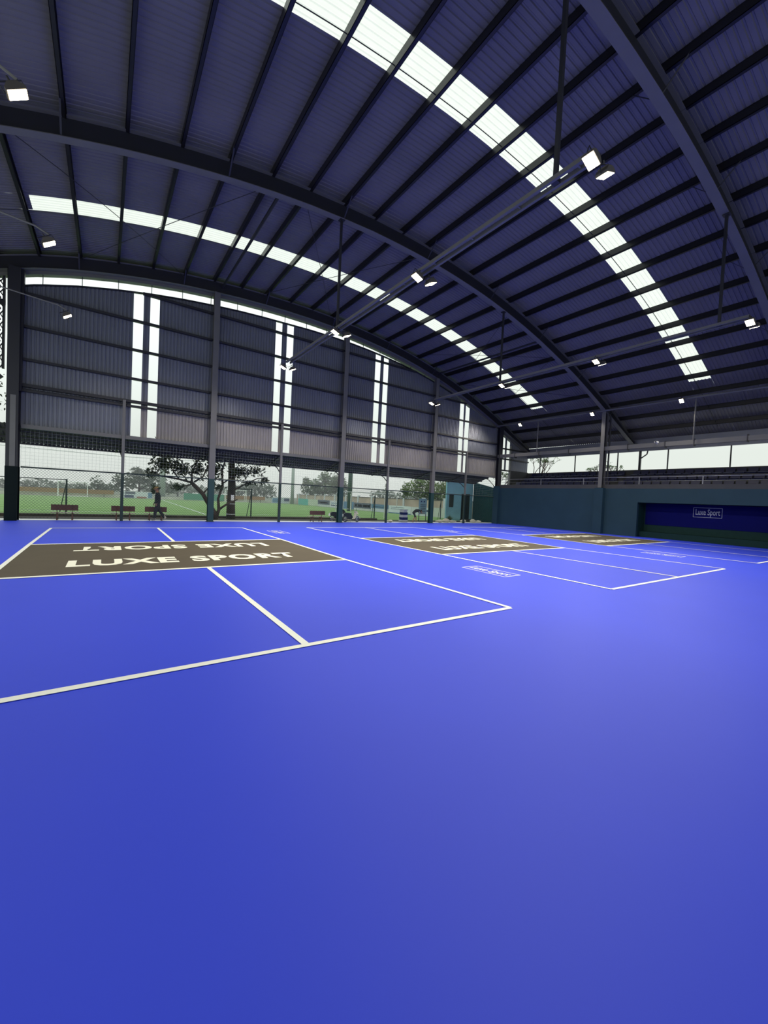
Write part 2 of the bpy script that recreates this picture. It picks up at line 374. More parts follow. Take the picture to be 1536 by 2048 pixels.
for i in range(n+1):
    x = -4.35+(23.2+4.35)*i/n; mb.v += [(x, GY+.13, ztop(x)-.02), (x, GY+.13, zr(x, GY)-.13)]
for i in range(n): mb.f.append((2*i, 2*i+2, 2*i+3, 2*i+1)); mb.m.append(0)
tag(mb.obj('curved_glazing', 'clearsheet', wall_far), 'long curved pale glazing strip under the roof edge')
for k in range(0, 19):
    x = -3.77+1.215*k; mb = MB(); mb.box(x-.012, x+.012, GY+.09, GY+.12, ztop(x), zr(x, GY)-.13); mb.obj('glazing_bar', 'darksteel', wall_far)
def arc_strip(y0, y1, z0f, z1f, nm, m, x0=-8, x1=XR):
    mb = MB(); n = 70
    for i in range(n+1):
        x = x0+(x1-x0)*i/n; mb.v += [(x, y0, z0f(x)), (x, y1, z0f(x)), (x, y1, z1f(x)), (x, y0, z1f(x))]
    for i in range(n):
        for j in range(4): mb.f.append((4*i+j, 4*i+(j+1) % 4, 4*i+4+(j+1) % 4, 4*i+4+j)); mb.m.append(0)
    return mb.obj(nm, m, wall_far)
arc_strip(17.14, 17.42, lambda x: zr(x, GY)-.13, lambda x: zr(x, GY)+.03, 'head_channel', 'steel')
arc_strip(17.10, 17.25, lambda x: ztop(x)-.045, lambda x: ztop(x)-.005, 'sill_angle', 'darksteel', -4.35, 18.5)
arc_strip(17.60, 17.64, lambda x: zr(x, GY)+taper(x)-.30, lambda x: zr(x, GY)+taper(x)+.12, 'barge_board', 'steel')
for z in (9.87, 8.63, 7.39, 6.15, 5.17, 4.97):
    xa = -4.35
    while xa < 23.2 and ztop(xa) < z+.05: xa += .05
    xb = 23.3
    while xb > 0 and ztop(xb) < z+.05: xb -= .05
    mb = MB(); h = .09 if z != 5.17 else .12; mb.box(xa, xb, GY-.06, GY+.095, z-h/2, z+h/2); mb.obj('wall_girt', 'darksteel', wall_far)
for z in (5.9, 5.1, 4.2):
    mb = MB(); mb.box(23.45, XR if z > 5 else 24.95, GY-.02, GY+.09, z-.05, z+.05); mb.obj('wall_girt', 'darksteel', wall_far)
mb = MB(); mb.box(24.92, 25.02, GY-.02, GY+.1, 2.75, 6.2); mb.obj('gate_post', 'steel', wall_far)
mb = MB(); mb.box(24.97, XR, GY+.0, GY+.085, 2.75, 4.25); tag(mb.obj('side_panel', 'concrete', wall_far), 'grey panel closing the end of the grandstand')
mb = MB(); mb.box(-4.3, 23.1, GY-.1, GY+.1, 3.53, 3.68); mb.obj('bottom_beam', 'steel', wall_far)
wb = MB(); wb.box(XL, XR, -8.62, -8.55, 3.6, 7.2)
wall_near_blocker = struct(wb.obj('wall_near_blocker', 'wallmetal'))  # unseen end wall behind the camera, added to dim the near floor
# awning outside
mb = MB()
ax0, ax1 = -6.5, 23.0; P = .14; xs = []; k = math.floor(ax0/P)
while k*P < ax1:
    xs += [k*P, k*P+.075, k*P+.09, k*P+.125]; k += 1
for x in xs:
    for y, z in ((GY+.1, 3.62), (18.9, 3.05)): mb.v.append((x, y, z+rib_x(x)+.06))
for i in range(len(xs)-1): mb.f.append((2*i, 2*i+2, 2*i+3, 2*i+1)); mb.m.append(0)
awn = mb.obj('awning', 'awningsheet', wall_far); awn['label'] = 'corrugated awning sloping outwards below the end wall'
for y, z in ((17.65, 3.50), (18.25, 3.30), (18.85, 3.12)):
    mb = MB(); mb.box(ax0, ax1, y-.025, y+.025, z-.08, z-.0); mb.obj('awning_purlin', 'darksteel', awn)

# gable columns and wind posts
def ibeam(mb, x, y, z0, z1, wx, wy, t=.02):
    mb.box(x-wx/2, x+wx/2, y-wy/2, y-wy/2+t, z0, z1); mb.box(x-wx/2, x+wx/2, y+wy/2-t, y+wy/2, z0, z1); mb.box(x-t/2, x+t/2, y-wy/2+t, y+wy/2-t, z0, z1)
names = ['second from the left corner', 'middle one', 'second from the right corner']
for x, lab, pos in ((2.53, 'left of the tree', 0), (9.57, 'beside the parked motorbikes', 0), (16.6, 'beside the bending man', 0)):
    r = empty('wall_column', (x, GY-.12, 0), 0, 'grey steel column of the end wall with dark green base, standing %s' % lab, 'column', 'columns of the end wall')
    mb = MB(); ibeam(mb, 0, 0, 2.05, zr(x, GY)+.0, .26, .24); mb.obj('shaft', 'steel', r)
    mb = MB(); ibeam(mb, 0, 0, 0, 2.05, .262, .242, .022); mb.obj('painted_base', 'greenpaint', r)
    mb = MB(); mb.box(-.17, .17, -.17, .17, 0, .02); mb.obj('base_plate', 'darksteel', r)
x = 23.32; r = empty('wall_column', (x, GY-.2, 0), 0, 'dark corner column where the end wall meets the blue wall', 'column', 'columns of the end wall')
mb = MB(); ibeam(mb, 0, 0, 2.9, zr(x, GY)+.0, .40, .24); mb.obj('shaft', 'darksteel', r)
mb = MB(); mb.box(-.22, .02, -.24, .24, 0, 2.9); mb.obj('painted_base', 'bluewall', r)
x = -4.52; r = empty('wall_column', (x, GY-.1, 0), 0, 'wide dark corner column at the left end of the end wall', 'column', 'columns of the end wall')
mb = MB(); ibeam(mb, 0, 0, 2.05, 9.4, .34, .5, .03); mb.obj('shaft', 'darksteel', r)
mb = MB(); ibeam(mb, 0, 0, 0, 2.05, .36, .52, .035); mb.obj('painted_base', 'shadegreen', r)
mb = MB(); mb.prism([(-.17, 4.9), (.22, 4.9), (.26, 9.4), (-.22, 9.4)], -.1, .1); mb.obj('haunch', 'darksteel', r)
mb = MB(); mb.box(-.06, .10, -.262, -.25, 2.05, 4.7); mb.obj('lit_face', 'steel', r)  # paler strip laid on the shaft, standing in for its lit face
for i, (x, zt, lab) in enumerate(((-1.03, 5.17, 'behind the second bench'), (5.95, 5.17, 'right of the tree'), (12.9, 5.17, 'right of the motorbikes'), (19.83, 5.17, 'in front of the blue hut'))):
    r = empty('wind_post', (x, GY-.1, 0), 0, 'slim steel post carrying the awning and fence, %s' % lab, 'post', 'slim posts of the end wall')
    mb = MB(); mb.box(-.055, .055, -.055, .055, 2.05, zt); mb.obj('shaft', 'steel', r)
    mb = MB(); mb.box(-.056, .056, -.056, .056, 0, 2.05); mb.obj('painted_base', 'fence', r)
for x, y in ((-1.03, 17), (2.53, 17), (5.95, 17), (9.57, 17), (12.9, 17), (16.6, 17), (19.83, 17)):
    mb = MB(); mb.tube([(x, GY, 2.62), (x-.05, GY+.25, 2.85), (x-.15, GY+1.0, 3.22), (x-.22, GY+1.7, 3.05)], .028, 6); mb.obj('awning_brace', 'darksteel', awn)
    mb = MB(); mb.bar((x, GY+.1, 3.5), (x, 18.85, 3.02), .06, .09); mb.obj('awning_rafter', 'darksteel', awn)

# fence of the end wall: rails, chain link below, ball net above
def diag(mb, x0, x1, z0, z1, y, s, r, up=True):
    # diagonal wires clipped to the rectangle
    H = z1-z0; c = x0-H
    while c < x1:
        a, b = (c, z0), (c+H, z1)
        t0 = max(0, (x0-c)/H); t1 = min(1, (x1-c)/H)
        if t1 > t0:
            p = Vector((c+H*t0, y, z0+H*t0)); q = Vector((c+H*t1, y, z0+H*t1))
            if not up: p.x = x0+x1-p.x; q.x = x0+x1-q.x
            d = (q-p).normalized(); s1 = Vector((0, r, 0)); s2 = d.cross(Vector((0, 1, 0)))*r
            o3 = [s1, -s1*.5+s2*.87, -s1*.5-s2*.87]
            mb.add([p+k for k in o3]+[q+k for k in o3], [(0, 1, 4, 3), (1, 2, 5, 4), (2, 0, 3, 5)])
        c += s
def wirebox(mb, p, q, r):
    p = Vector(p); q = Vector(q); d = (q-p).normalized(); s1 = Vector((0, r, 0)); s2 = d.cross(Vector((0, 1, 0)))*r; o3 = [s1, -s1*.5+s2*.87, -s1*.5-s2*.87]
    mb.add([p+k for k in o3]+[q+k for k in o3], [(0, 1, 4, 3), (1, 2, 5, 4), (2, 0, 3, 5)])
fr = empty('wire_fence', (0, 0, 0), 0, 'dark green chain-link fence with pale ball net above, along the whole end wall', 'fence')
mb = MB(); mb.tube([(-4.3, GY-.02, 2.05), (23.2, GY-.02, 2.05)], .028, 8); mb.obj('top_rail', 'fence', fr)
mb = MB(); mb.tube([(-4.3, GY-.02, .08), (23.2, GY-.02, .08)], .018, 6); mb.obj('bottom_rail', 'fence', fr)
mb = MB(); diag(mb, -4.3, 23.2, .08, 2.03, GY+.02, .11, .0042); diag(mb, -4.3, 23.2, .08, 2.03, GY+.03, .11, .0042, False)
mb.obj('chain_link', 'wire', fr)
mb = MB(); x = -4.3
while x < 23.2: wirebox(mb, (x, GY+.03, 2.05), (x, GY+.03, 3.5), .0024); x += .13
z = 2.12
while z < 3.5: wirebox(mb, (-4.3, GY+.032, z), (23.2, GY+.032, z), .0024); z += .13
mb.obj('ball_net', 'net', fr)

# ------------------------------------------------------------------ right wall with niche, grandstand above
wr = MB()
wr.box(RX, RX+.2, 6.91, GY, 0, 2.75); wr.box(RX, RX+.2, -9, 1.0, 0, 2.75); wr.box(RX, RX+.2, 1.0, 6.91, 1.97, 2.75)
wall_right = struct(wr.obj('wall_right', 'bluewall'))
mb = MB(); mb.box(24.3, 24.4, .9, 7.01, 0, 1.97); mb.box(RX+.2, 24.3, 6.91, 7.01, 0, 1.97); mb.box(RX+.2, 24.3, .9, 1.0, 0, 1.97); mb.box(RX+.2, 24.3, 1.0, 6.91, 1.97, 2.07)
mb.obj('niche_lining', 'nichegreen', wall_right)
mb = MB(); mb.box(23.75, 24.3, 1.0, 6.91, 0.001, .32); mb.obj('niche_ledge', 'nichegreen', wall_right)
ban = MB().box(24.27, 24.298, 1.02, 6.85, .72, 1.95).obj('sponsor_banner', 'banner')
tag(ban, 'navy banner with small boxed Luxe Sport logo inside the wall niche', 'banner')
mb = MB(); logo_frame(mb, 1.22, .5, .018)
f = mb.obj('logo_frame', 'whiteprint', ban); f.location = (24.264, 3.93, 1.55); f.rotation_euler = (R(90), 0, -R(90))
bt = text_mesh('Luxe Sport', .30, bold=.012, sx=.6); bt.materials.append(M['whiteprint'])
btw = max(v.co.x for v in bt.vertices)-min(v.co.x for v in bt.vertices)
for v in bt.vertices: v.co.x *= 1.04/btw; v.co.y -= .12
o = bpy.data.objects.new('logo_text', bt); COL.objects.link(o); o.parent = f; o.location = (0, 0, .002)
# column pedestals and columns on the column line
def main_column(x, y, label, side):
    r = empty('hall_column', (x, y, 0), 0, label, 'column')
    mb = MB(); mb.box(-.28, .20, -.26, .26, 0, 2.78); mb.obj('pedestal', 'bluewall', r)
    mb = MB(); zt = zr(x, y)+.1
    mb.box(-.2, -.18, -.11, .11, 2.78, zt); mb.box(.18, .2, -.11, .11, 2.78, zt); mb.obj('flange', 'steel', r)
    mb = MB(); mb.box(-.18, .18, -.01, .01, 2.78, zt); mb.obj('web', 'darksteel', r)
    mb = MB(); mb.box(-.25, .25, -.16, .16, 2.78, 2.8); mb.obj('base_plate', 'darksteel', r)
    return r
c2 = main_column(RX-.02, 9.0, 'grey steel column on a blue pedestal, left of the wall niche', 1)
mb = MB(); mb.tube([(.16, -.16, 7.25), (.22, -.2, 7.15), (.26, -.2, 6.9), (.26, -.2, 2.9)], .05, 8); mb.obj('downpipe', 'darksteel', c2)
# column-line beams
mb = MB(); mb.bar((RX, -8, 5.13), (RX, GY-.1, 5.20), .2, .24)
lb = tag(mb.obj('eaves_beam', 'steel'), 'long grey beam above the grandstand opening, joining the columns', 'beam')
for y in (15.4, 13.4, 11.2, 7.6, 5.7, 4.4, 2.3):
    mb = MB(); mb.box(RX-.12, RX+.12, y-.02, y+.02, 4.98, 5.34); mb.obj('bracket', 'darksteel', lb)
lp = empty('light_rail', (RX, 0, 0), 0, 'steel pipe joining the column tops above the grandstand, carrying single floodlights', 'light rail')
mb = MB(); mb.tube([(-.25, -8, 7.36), (-.25, GY-.1, 7.50)], .06, 8); mb.obj('pipe', 'steel', lp)
for y in (13.5, 4.4):
    mb = MB(); mb.tube([(-.2, y, 5.25), (-.2, y, 7.4)], .035, 8); mb.obj('hanger', 'steel', lp)
cc = tag(MB().box(RX-.32, RX-.12, 6.0, 6.14, 5.26, 5.34).obj('security_camera', 'whitemetal'), 'small white security camera on the eaves beam', 'camera')
mb = MB(); mb.tube([(RX-.1, 6.07, 5.2), (RX-.2, 6.07, 5.27)], .02, 6); mb.obj('bracket', 'whitemetal', cc)
mb = MB(); mb.tube([(RX-.36, 6.07, 5.295), (RX-.31, 6.07, 5.30)], .035, 8); mb.obj('lens', 'black', cc)

# grandstand
mb = MB(); X0 = RX
mb.box(X0+.0, X0+.25, -9, GY-.02, 2.751, 3.0)
for i in range(3): mb.box(24.2+i*1.0, 25.25+i*1.0 if i < 2 else 27.2, -9, GY-.02, 2.4, 2.82+i*.42)
mb.box(23.5, 24.25, -9, GY-.02, 2.4, 2.6)
gs = struct(mb.obj('wall_grandstand', 'concrete'))
mb = MB(); mb.box(27.2, 27.4, -9, GY+.1, 2.4, 4.2); bw = struct(mb.obj('wall_back', 'concrete'))
mb = MB(); mb.box(27.2, 27.35, -9, GY+.1, 5.42, 6.2); mb.obj('header_panel', 'wallmetal', bw)
for y in (16.0, 13.05, 10.0, 7.0, 3.92, .9):
    mb = MB(); mb.box(27.25, 27.31, y-.03, y+.03, 4.2, 5.42); mb.obj('opening_post', 'darksteel', bw)
mb = MB(); mb.box(27.2, 27.32, 8.53, 8.65, 4.2, 5.45); mb.bar((27.26, 8.55, 4.95), (27.26, 8.2, 5.2), .06, .06); mb.bar((27.26, 8.2, 5.2), (27.26, 8.15, 5.45), .06, .06); mb.obj('branched_post', 'darksteel', bw)
rail = empty('guard_rail', (RX+.12, 0, 0), 0, 'thin pale steel guard rail along the front of the grandstand', 'rail')
mb = MB(); mb.tube([(0, -6, 3.42), (0, 16.6, 3.42)], .02, 6); mb.tube([(0, -6, 3.2), (0, 16.6, 3.2)], .008, 5); mb.obj('handrail', 'rail', rail)
for y in (16.3, 13.25, 10.2, 6.95, 3.97, .9):
    mb = MB(); mb.tube([(0, y, 2.8), (0, y, 3.42)], .024, 6); mb.obj('post', 'rail', rail)
# seats
st = MB(); st.prism([(-.20, .0), (.18, .0), (.20, .05), (.16, .08), (-.16, .06), (-.22, .34), (-.25, .34), (-.23, .03)][::-1], -.2, .2)
proto = st.obj('stadium_seat', 'seat', smooth=False)
proto.data.transform(Matrix.Rotation(math.pi, 4, 'Z'))
tag(proto, 'small navy plastic seat in the rows of the grandstand', 'seat', 'navy seats in the grandstand rows')
first = True
for row, (x, z) in enumerate(((24.75, 2.82), (25.75, 3.24), (26.75, 3.66))):
    y = 1.4
    while y < 16.4:
        if not (8.75 < y < 9.25):
            o = proto if first else copy_tree(proto); first = False
            o.location = (x, y, z+.12)
            o['label'] = 'small navy plastic seat, %s row of the grandstand, %s the column' % (('front', 'middle', 'back')[row], 'right of' if y < 9 else 'left of')
        y += .48
mb = MB()
for x, z in ((24.75, 2.82), (25.75, 3.24), (26.75, 3.66)): mb.box(x-.14, x-.06, 1.1, 16.6, z, z+.12); mb.box(x+.06, x+.14, 1.1, 16.6, z, z+.12)
mb.obj('seat_beam', 'darksteel', gs)

# ------------------------------------------------------------------ left wall: perforated hexagon screen
mb = MB(); mb.box(-8.2, -4.83, GY+.1, GY+.2, 9.3, 9.9); mb.box(-8.2, -4.83, GY+.1, GY+.2, 8.05, 8.25); mb.bar((-4.86, GY-.1, 5.3), (-5.6, GY-.1, 6.0), .12, .14); mb.box(-4.9, -4.83, GY+.08, GY+.22, 5.7, 9.4)
wall_left = struct(mb.obj('wall_left', 'darksteel'))
# perforated panel: every cell is a cut hexagonal ring, its centre hexagon still held by one bridge
mb = MB(); dz = .40; s_ = dz/math.sqrt(3); dx = 1.5*s_; yp = GY+.12
def hexring(cx, cz, ro, ri, k0=0, k1=6):
    for k in range(k0, k1):
        a0, a1 = math.pi/3*k, math.pi/3*(k+1); P = [(cx+r*math.cos(a), cz+r*math.sin(a)) for r, a in ((ro, a0), (ro, a1), (ri, a1), (ri, a0))]
        mb.add([(p[0], yp, p[1]) for p in P]+[(p[0], yp+.02, p[1]) for p in P], [(0, 1, 2, 3), (7, 6, 5, 4), (0, 4, 5, 1), (2, 6, 7, 3), (1, 5, 6, 2), (3, 7, 4, 0)])
for i in range(8):
    cx = -5.06-i*dx; cz = 5.9+(dz/2 if i % 2 else 0)
    while cz < 9.3:
        hexring(cx, cz, s_, s_*.83); hexring(cx, cz, s_*.52, .001)
        mb.box(cx+(s_*.4 if i % 2 else -s_*.95), cx+(s_*.95 if i % 2 else -s_*.4), yp, yp+.02, cz-.03, cz+.03)
        cz += dz
tag(mb.obj('perforated_screen', 'darksteel', wall_left), 'dark metal screen cut with hexagonal ring holes')

# ------------------------------------------------------------------ light rails and floodlights
def light_rail(x, z, ya, yb, poles, label):
    r = empty('light_rail', (x, 0, 0), 0, label, 'light rail')
    mb = MB()
    for dx in (-.085, .085): mb.box(dx-.028, dx+.028, ya, yb, z-.04, z+.04)
    mb.obj('pipe', 'steel', r)
    mb = MB(); y = ya+.3
    while y < yb:
        mb = MB(); mb.box(-.09, .09, y-.015, y+.015, z-.015, z+.015); mb.obj('spacer', 'steel', r); y += 1.2
    for y in poles:
        mb = MB(); mb.box(-.035, .035, y-.035, y+.035, z, zr(x, y)); mb.box(-.09, .09, y-.09, y+.09, zr(x, y)-.02, zr(x, y)); mb.box(-.08, .08, y-.06, y+.06, z-.03, z+.05); mb.obj('hanger', 'darksteel', r)
    return r
light_rail(4.8, 7.22, .12, 13.45, (9.0, .85), 'long pipe rail hung over the gap left of the middle court')
light_rail(13.4, 7.16, .12, 13.45, (9.0, .85), 'long pipe rail hung over the gap right of the middle court')
mb = MB()
def flood(x, y, z, tilt, label, group='floodlights under the roof', arm=None, w=None, rz=0, pw=1.0):
    """tilt: lean of the lamp head towards +x (degrees)"""
    r = empty('floodlight', (x, y, z), 0, label, 'floodlight', group); r.rotation_euler = (R(w or 0), R(-tilt), rz)
    mb = MB(); mb.prism([(-.13, -.02), (.13, -.02), (.13, .02), (.07, .075), (-.07, .075), (-.13, .02)], -.10, .10); mb.obj('housing', 'housing', r)
    mb = MB()
    for k in range(-4, 5): mb.box(k*.014-.003, k*.014+.003, -.08, .08, .07, .10)
    mb.obj('heat_sink', 'housing', r)
    mb = MB(); mb.box(-.115, .115, -.088, .088, -.027, -.0205); mb.obj('lens', 'lens', r)
    mb = MB(); mb.tube([(-.145, 0, .0), (-.145, 0, .14), (.145, 0, .14), (.145, 0, .0)], .009, 6); mb.tube([(0, 0, .14), (0, 0, .20)], .014, 6); mb.obj('bracket', 'darksteel', r)
    ld = bpy.data.lights.new('floodlight_beam', 'SPOT'); ld.energy = LAMP_W*pw; ld.color = (1, .93, .80); ld.spot_size = R(150); ld.spot_blend = .8; ld.shadow_soft_size = .1
    lo = bpy.data.objects.new('floodlight_beam', ld); COL.objects.link(lo); lo.parent = r; lo.location = (0, 0, -.05)
    return r
order = ['farthest', 'second farthest', 'third farthest', 'nearest']
for x, z, nm in ((4.8, 6.98, 'left'), (13.4, 6.93, 'right')):
    for i, y in enumerate((13.5, 8.7, 4.4, .08)):
        for s_, wh in ((-1, 'left'), (1, 'right')):
            flood(x+s_*.22, y, z, s_*22, '%s lamp of the %s pair of floodlights on the %s hanging pipe rail' % (wh, order[i], nm))
for i, y in enumerate((14.84, 9.62, 4.96)):
    flood(RX-.42, y, 7.32, -38, 'single floodlight above the grandstand, %s of three' % ('farthest', 'middle one beside the column', 'nearest')[i])
for i, (y, z) in enumerate(((13.5, 6.98), (8.3, 6.78), (4.35, 6.92))):
    r = flood(-2.77, y, z, 34, 'single floodlight on an arm from the left side, %s of three' % ('farthest', 'middle', 'nearest')[i], pw=.55)
    mb = MB(); mb.tube([(-4.5, y, z+.42), (-3.0, y, z+.28), (-2.77, y, z+.18)], .02, 6)
    o = mb.obj('arm', 'steel', r); o.matrix_parent_inverse = (Matrix.Translation((-2.77, y, z)) @ Euler((0, R(-34), 0)).to_matrix().to_4x4()).inverted()

# ------------------------------------------------------------------ outside ground
struct(MB().box(-14, 40, GY+.1, 18.35, -.2, -.01).obj('concrete_apron', 'apron'))
struct(MB().box(-14, 24.9, 18.35, 19.9, -.2, -.012).obj('path_strip', mat('dark_brown_path', (.032, .024, .017), .95, var=.5, scale=2, bump=.4)))  # ground strip in an almost black brown
curb = struct(MB().box(-14, 14.2, 19.9, 20.25, -.2, .10).obj('trim_curb', 'curb'))
gr = struct(MB().box(-60, 24.8, 20.25, 62.2, -.2, -.005).obj('grass_pitch', 'grass'))
mb = MB(); pl = .004
for a, b in (((4.9, 61), (3.55, 23.3)), ((-4.3, 25.2), (1.2, 22.6)), ((6.9, 23.7), (8.0, 24.6)), ((-12, 60.5), (20, 60.5)), ((14, 36), (19, 38)), ((-4.5, 25.2), (-12, 27))): quad(mb, a, b, .10, pl)
tag(mb.obj('pitch_lines', 'hoard_white', gr), 'white field lines on the grass')
struct(MB().box(-160, 200, 62.2, 220, -.3, -.02).obj('far_ground', mat('far_scrub_ground', (.12, .15, .09), .95, var=.4, scale=.2)))
struct(MB().box(24.8, 200, 19.9, 62.2, -.3, -.02).obj('side_ground', mat('side_scrub_ground', (.13, .14, .09), .95, var=.4, scale=.3)))

# ------------------------------------------------------------------ benches
def bench(x, y, label, w=.88):
    r = empty('park_bench', (x, y, -.01), 0, label, 'bench', 'wooden benches outside the fence')
    mb = MB(); mb.box(-w/2, w/2, -.17, -.145, .40, .635); mb.obj('backrest', 'wood', r)
    mb = MB(); mb.box(-w/2-.02, w/2+.02, -.12, .20, .285, .315); mb.obj('seat', 'benchseat', r)
    for s_ in (-1, 1):
        mb = MB(); X = s_*w*.28
        mb.bar((X, -.19, 0), (X, -.12, .30), .045, .05); mb.bar((X, -.13, .28), (X, -.18, .62), .035, .02); mb.bar((X, .18, 0), (X, .10, .29), .045, .05); mb.bar((X, -.15, .27), (X, .18, .27), .04, .04)
        mb.obj('leg', 'wood', r)
    return r
bench(-2.97, 17.65, 'red-brown wooden bench outside the fence, leftmost one by the corner column')
bench(-.95, 17.65, 'wooden bench outside the fence directly behind a slim post')
bench(.31, 17.7, 'wooden bench outside the fence that the walking man passes')
bench(8.42, 17.65, 'lone wooden bench outside the fence, left of the motorbikes', .95)

# ------------------------------------------------------------------ people
def person_mesh(name, J, E, label_mats, parent, mname):
    """J: joints {name:(x,y,z,r)}, E: edges; one continuous skin"""
    names = list(J); idx = {n: i for i, n in enumerate(names)}
    me = bpy.data.meshes.new(name); me.from_pydata([J[n][:3] for n in names], [(idx[a], idx[b]) for a, b in E], [])
    o = bpy.data.objects.new(name, me); COL.objects.link(o)
    sk = o.modifiers.new('skin', 'SKIN'); sk.use_smooth_shade = True
    for n in names:
        v = me.skin_vertices[0].data[idx[n]]; rr = J[n][3]; v.radius = rr if isinstance(rr, tuple) else (rr, rr)
        v.use_root = (n == names[0])
    ss = o.modifiers.new('sub', 'SUBSURF'); ss.levels = 2; ss.render_levels = 2
    bpy.context.view_layer.update(); dg = bpy.context.evaluated_depsgraph_get()
    m2 = bpy.data.meshes.new_from_object(o.evaluated_get(dg)); bpy.data.objects.remove(o)
    m2.materials.clear(); m2.materials.append(M[mname]) if isinstance(mname, str) else [m2.materials.append(M[k]) for k in mname]
    o = bpy.data.objects.new(name, m2); COL.objects.link(o); o.parent = parent
    for p in m2.polygons: p.use_smooth = True
    return o
M['skin'] = mat('warm_brown_skin', (.30, .15, .09), .55)
M['blackcloth'] = mat('black_cloth', (.008, .008, .013), .85, var=.2)
M['darkcloth'] = mat('charcoal_cloth', (.02, .02, .024), .9, var=.2)
M['hair'] = mat('black_hair', (.008, .007, .006), .6)
M['cap'] = mat('tan_cap', (.30, .19, .06), .8)
M['shoe'] = mat('pale_shoe', (.5, .47, .42), .7)
def hand(J, E, wrist, base, d, side, curl, k=1.0, pre='h'):
    """palm and five fingers; d: direction along the hand, side: across the palm, curl: direction the fingers bend"""
    d = Vector(d).normalized(); side = Vector(side).normalized(); curl = Vector(curl).normalized(); b = Vector(base)
    J[pre+'palm'] = (*(b+d*.045*k), (.026*k, .015*k)); E.append((wrist, pre+'palm'))
    for i, L in enumerate((.058, .066, .062, .050)):
        o = side*(i-1.5)*.019*k; q0 = b+d*.078*k+o; q1 = q0+d*L*.55*k+curl*.012*k; q2 = q1+(d*.6+curl*.7)*L*.5*k
        J[pre+'a%d' % i] = (*q0, .0085*k); J[pre+'b%d' % i] = (*q1, .0075*k); J[pre+'c%d' % i] = (*q2, .006*k)
        E += [(pre+'palm', pre+'a%d' % i), (pre+'a%d' % i, pre+'b%d' % i), (pre+'b%d' % i, pre+'c%d' % i)]
    t0 = b+d*.025*k-side*.03*k; t1 = t0+(d*.7-side*.5+curl*.3).normalized()*.035*k; t2 = t1+(d+curl*.4).normalized()*.025*k
    J[pre+'t0'] = (*t0, .011*k); J[pre+'t1'] = (*t1, .009*k); J[pre+'t2'] = (*t2, .007*k); E += [(wrist, pre+'t0'), (pre+'t0', pre+'t1'), (pre+'t1', pre+'t2')]
def head(root, c, k, facing, capped=False):
    """head with face; facing is a unit vector"""
    f = Vector(facing).normalized(); up = Vector((0, 0, 1)); up = (up-f*up.dot(f)).normalized(); s_ = f.cross(up)
    rot = Matrix((s_, f, up)).transposed(); c = Vector(c)
    h = MB(); h.ball(c, .072*k, .09*k, .105*k, 14, 10, rot=rot); h.ball(c+f*.03*k-up*.055*k, .045*k, .05*k, .045*k, 10, 8, rot=rot)
    h.ball(c+f*.094*k-up*.012*k, .012*k, .018*k, .022*k, 8, 6, rot=rot)
    for q in (-1, 1): h.ball(c+s_*q*.073*k-up*.01*k, .012*k, .02*k, .03*k, 8, 6, rot=rot)
    o = h.obj('face', 'skin', root, True)
    e = MB()
    for q in (-1, 1): e.ball(c+f*.083*k+s_*q*.03*k+up*.012*k, .012*k, .006*k, .006*k, 8, 5, rot=rot)
    e.ball(c+f*.088*k-up*.052*k, .024*k, .006*k, .005*k, 8, 5, rot=rot); e.obj('features', 'hair', o)
    g = MB(); g.ball(c-f*.014*k+up*.026*k, .08*k, .092*k, .094*k, 14, 10, rot=rot); g.obj('hair', 'hair', root, True)
    if capped:
        g = MB(); g.ball(c+up*.045*k, .085*k, .1*k, .075*k, 14, 8, rot=rot); g.ball(c+f*.12*k+up*.03*k, .06*k, .07*k, .01*k, 12, 6, rot=rot); g.obj('cap', 'cap', root, True)
# walking man, heading left (-x) outside the fence, seen side-on
S = .90
w = empty('person', (.36, 17.42, -.01), 0, 'man in black shirt, dark trousers and tan cap walking left past a bench', 'person')
J = {}; E = []
def j(n, x, y, z, r): J[n] = (x*S, y*S, z*S, tuple(q*S for q in r) if isinstance(r, tuple) else r*S)
j('pelvis', 0, 0, .93, (.15, .16)); j('waist', 0, 0, 1.06, (.15, .15)); j('chest', .0, 0, 1.26, (.15, .18)); j('neckb', -.01, 0, 1.42, (.07, .10)); j('neck', -.03, 0, 1.49, .05); j('skull', -.045, 0, 1.58, .06)
E += [('pelvis', 'waist'), ('waist', 'chest'), ('chest', 'neckb'), ('neckb', 'neck'), ('neck', 'skull')]
for q, (kx, ax, az, tx) in ((-1, (-.10, -.13, .085, -.27)), (1, (.10, .36, .17, .30))):
    n = 'l' if q < 0 else 'r'
    j(n+'hip', 0, q*.085, .88, .115); j(n+'knee', kx, q*.09, .50, .085); j(n+'ank', ax, q*.09, az, .06)
    j(n+'heel', ax+.04, q*.09, az-.04 if q < 0 else az-.03, .035); j(n+'toe', tx if q < 0 else ax-.08, q*.09, .035 if q < 0 else .04, .032)
    E += [('pelvis', n+'hip'), (n+'hip', n+'knee'), (n+'knee', n+'ank'), (n+'ank', n+'heel'), (n+'ank', n+'toe')]
    j(n+'sh', 0, q*.19, 1.38, .06); ex = .05 if q < 0 else -.02; wx = -.06 if q < 0 else -.13
    j(n+'elb', ex, q*.22, 1.10, .045); j(n+'wr', wx, q*.22, .88, .030); E += [('neckb', n+'sh'), (n+'sh', n+'elb'), (n+'elb', n+'wr')]
    hand(J, E, n+'wr', (wx*S, q*.22*S, .88*S), (-.25, 0, -1), (1, 0, -.2), (-.2, -q*.9, 0), S, n)
body = person_mesh('body', J, E, None, w, ['skin', 'blackcloth', 'darkcloth', 'shoe'])
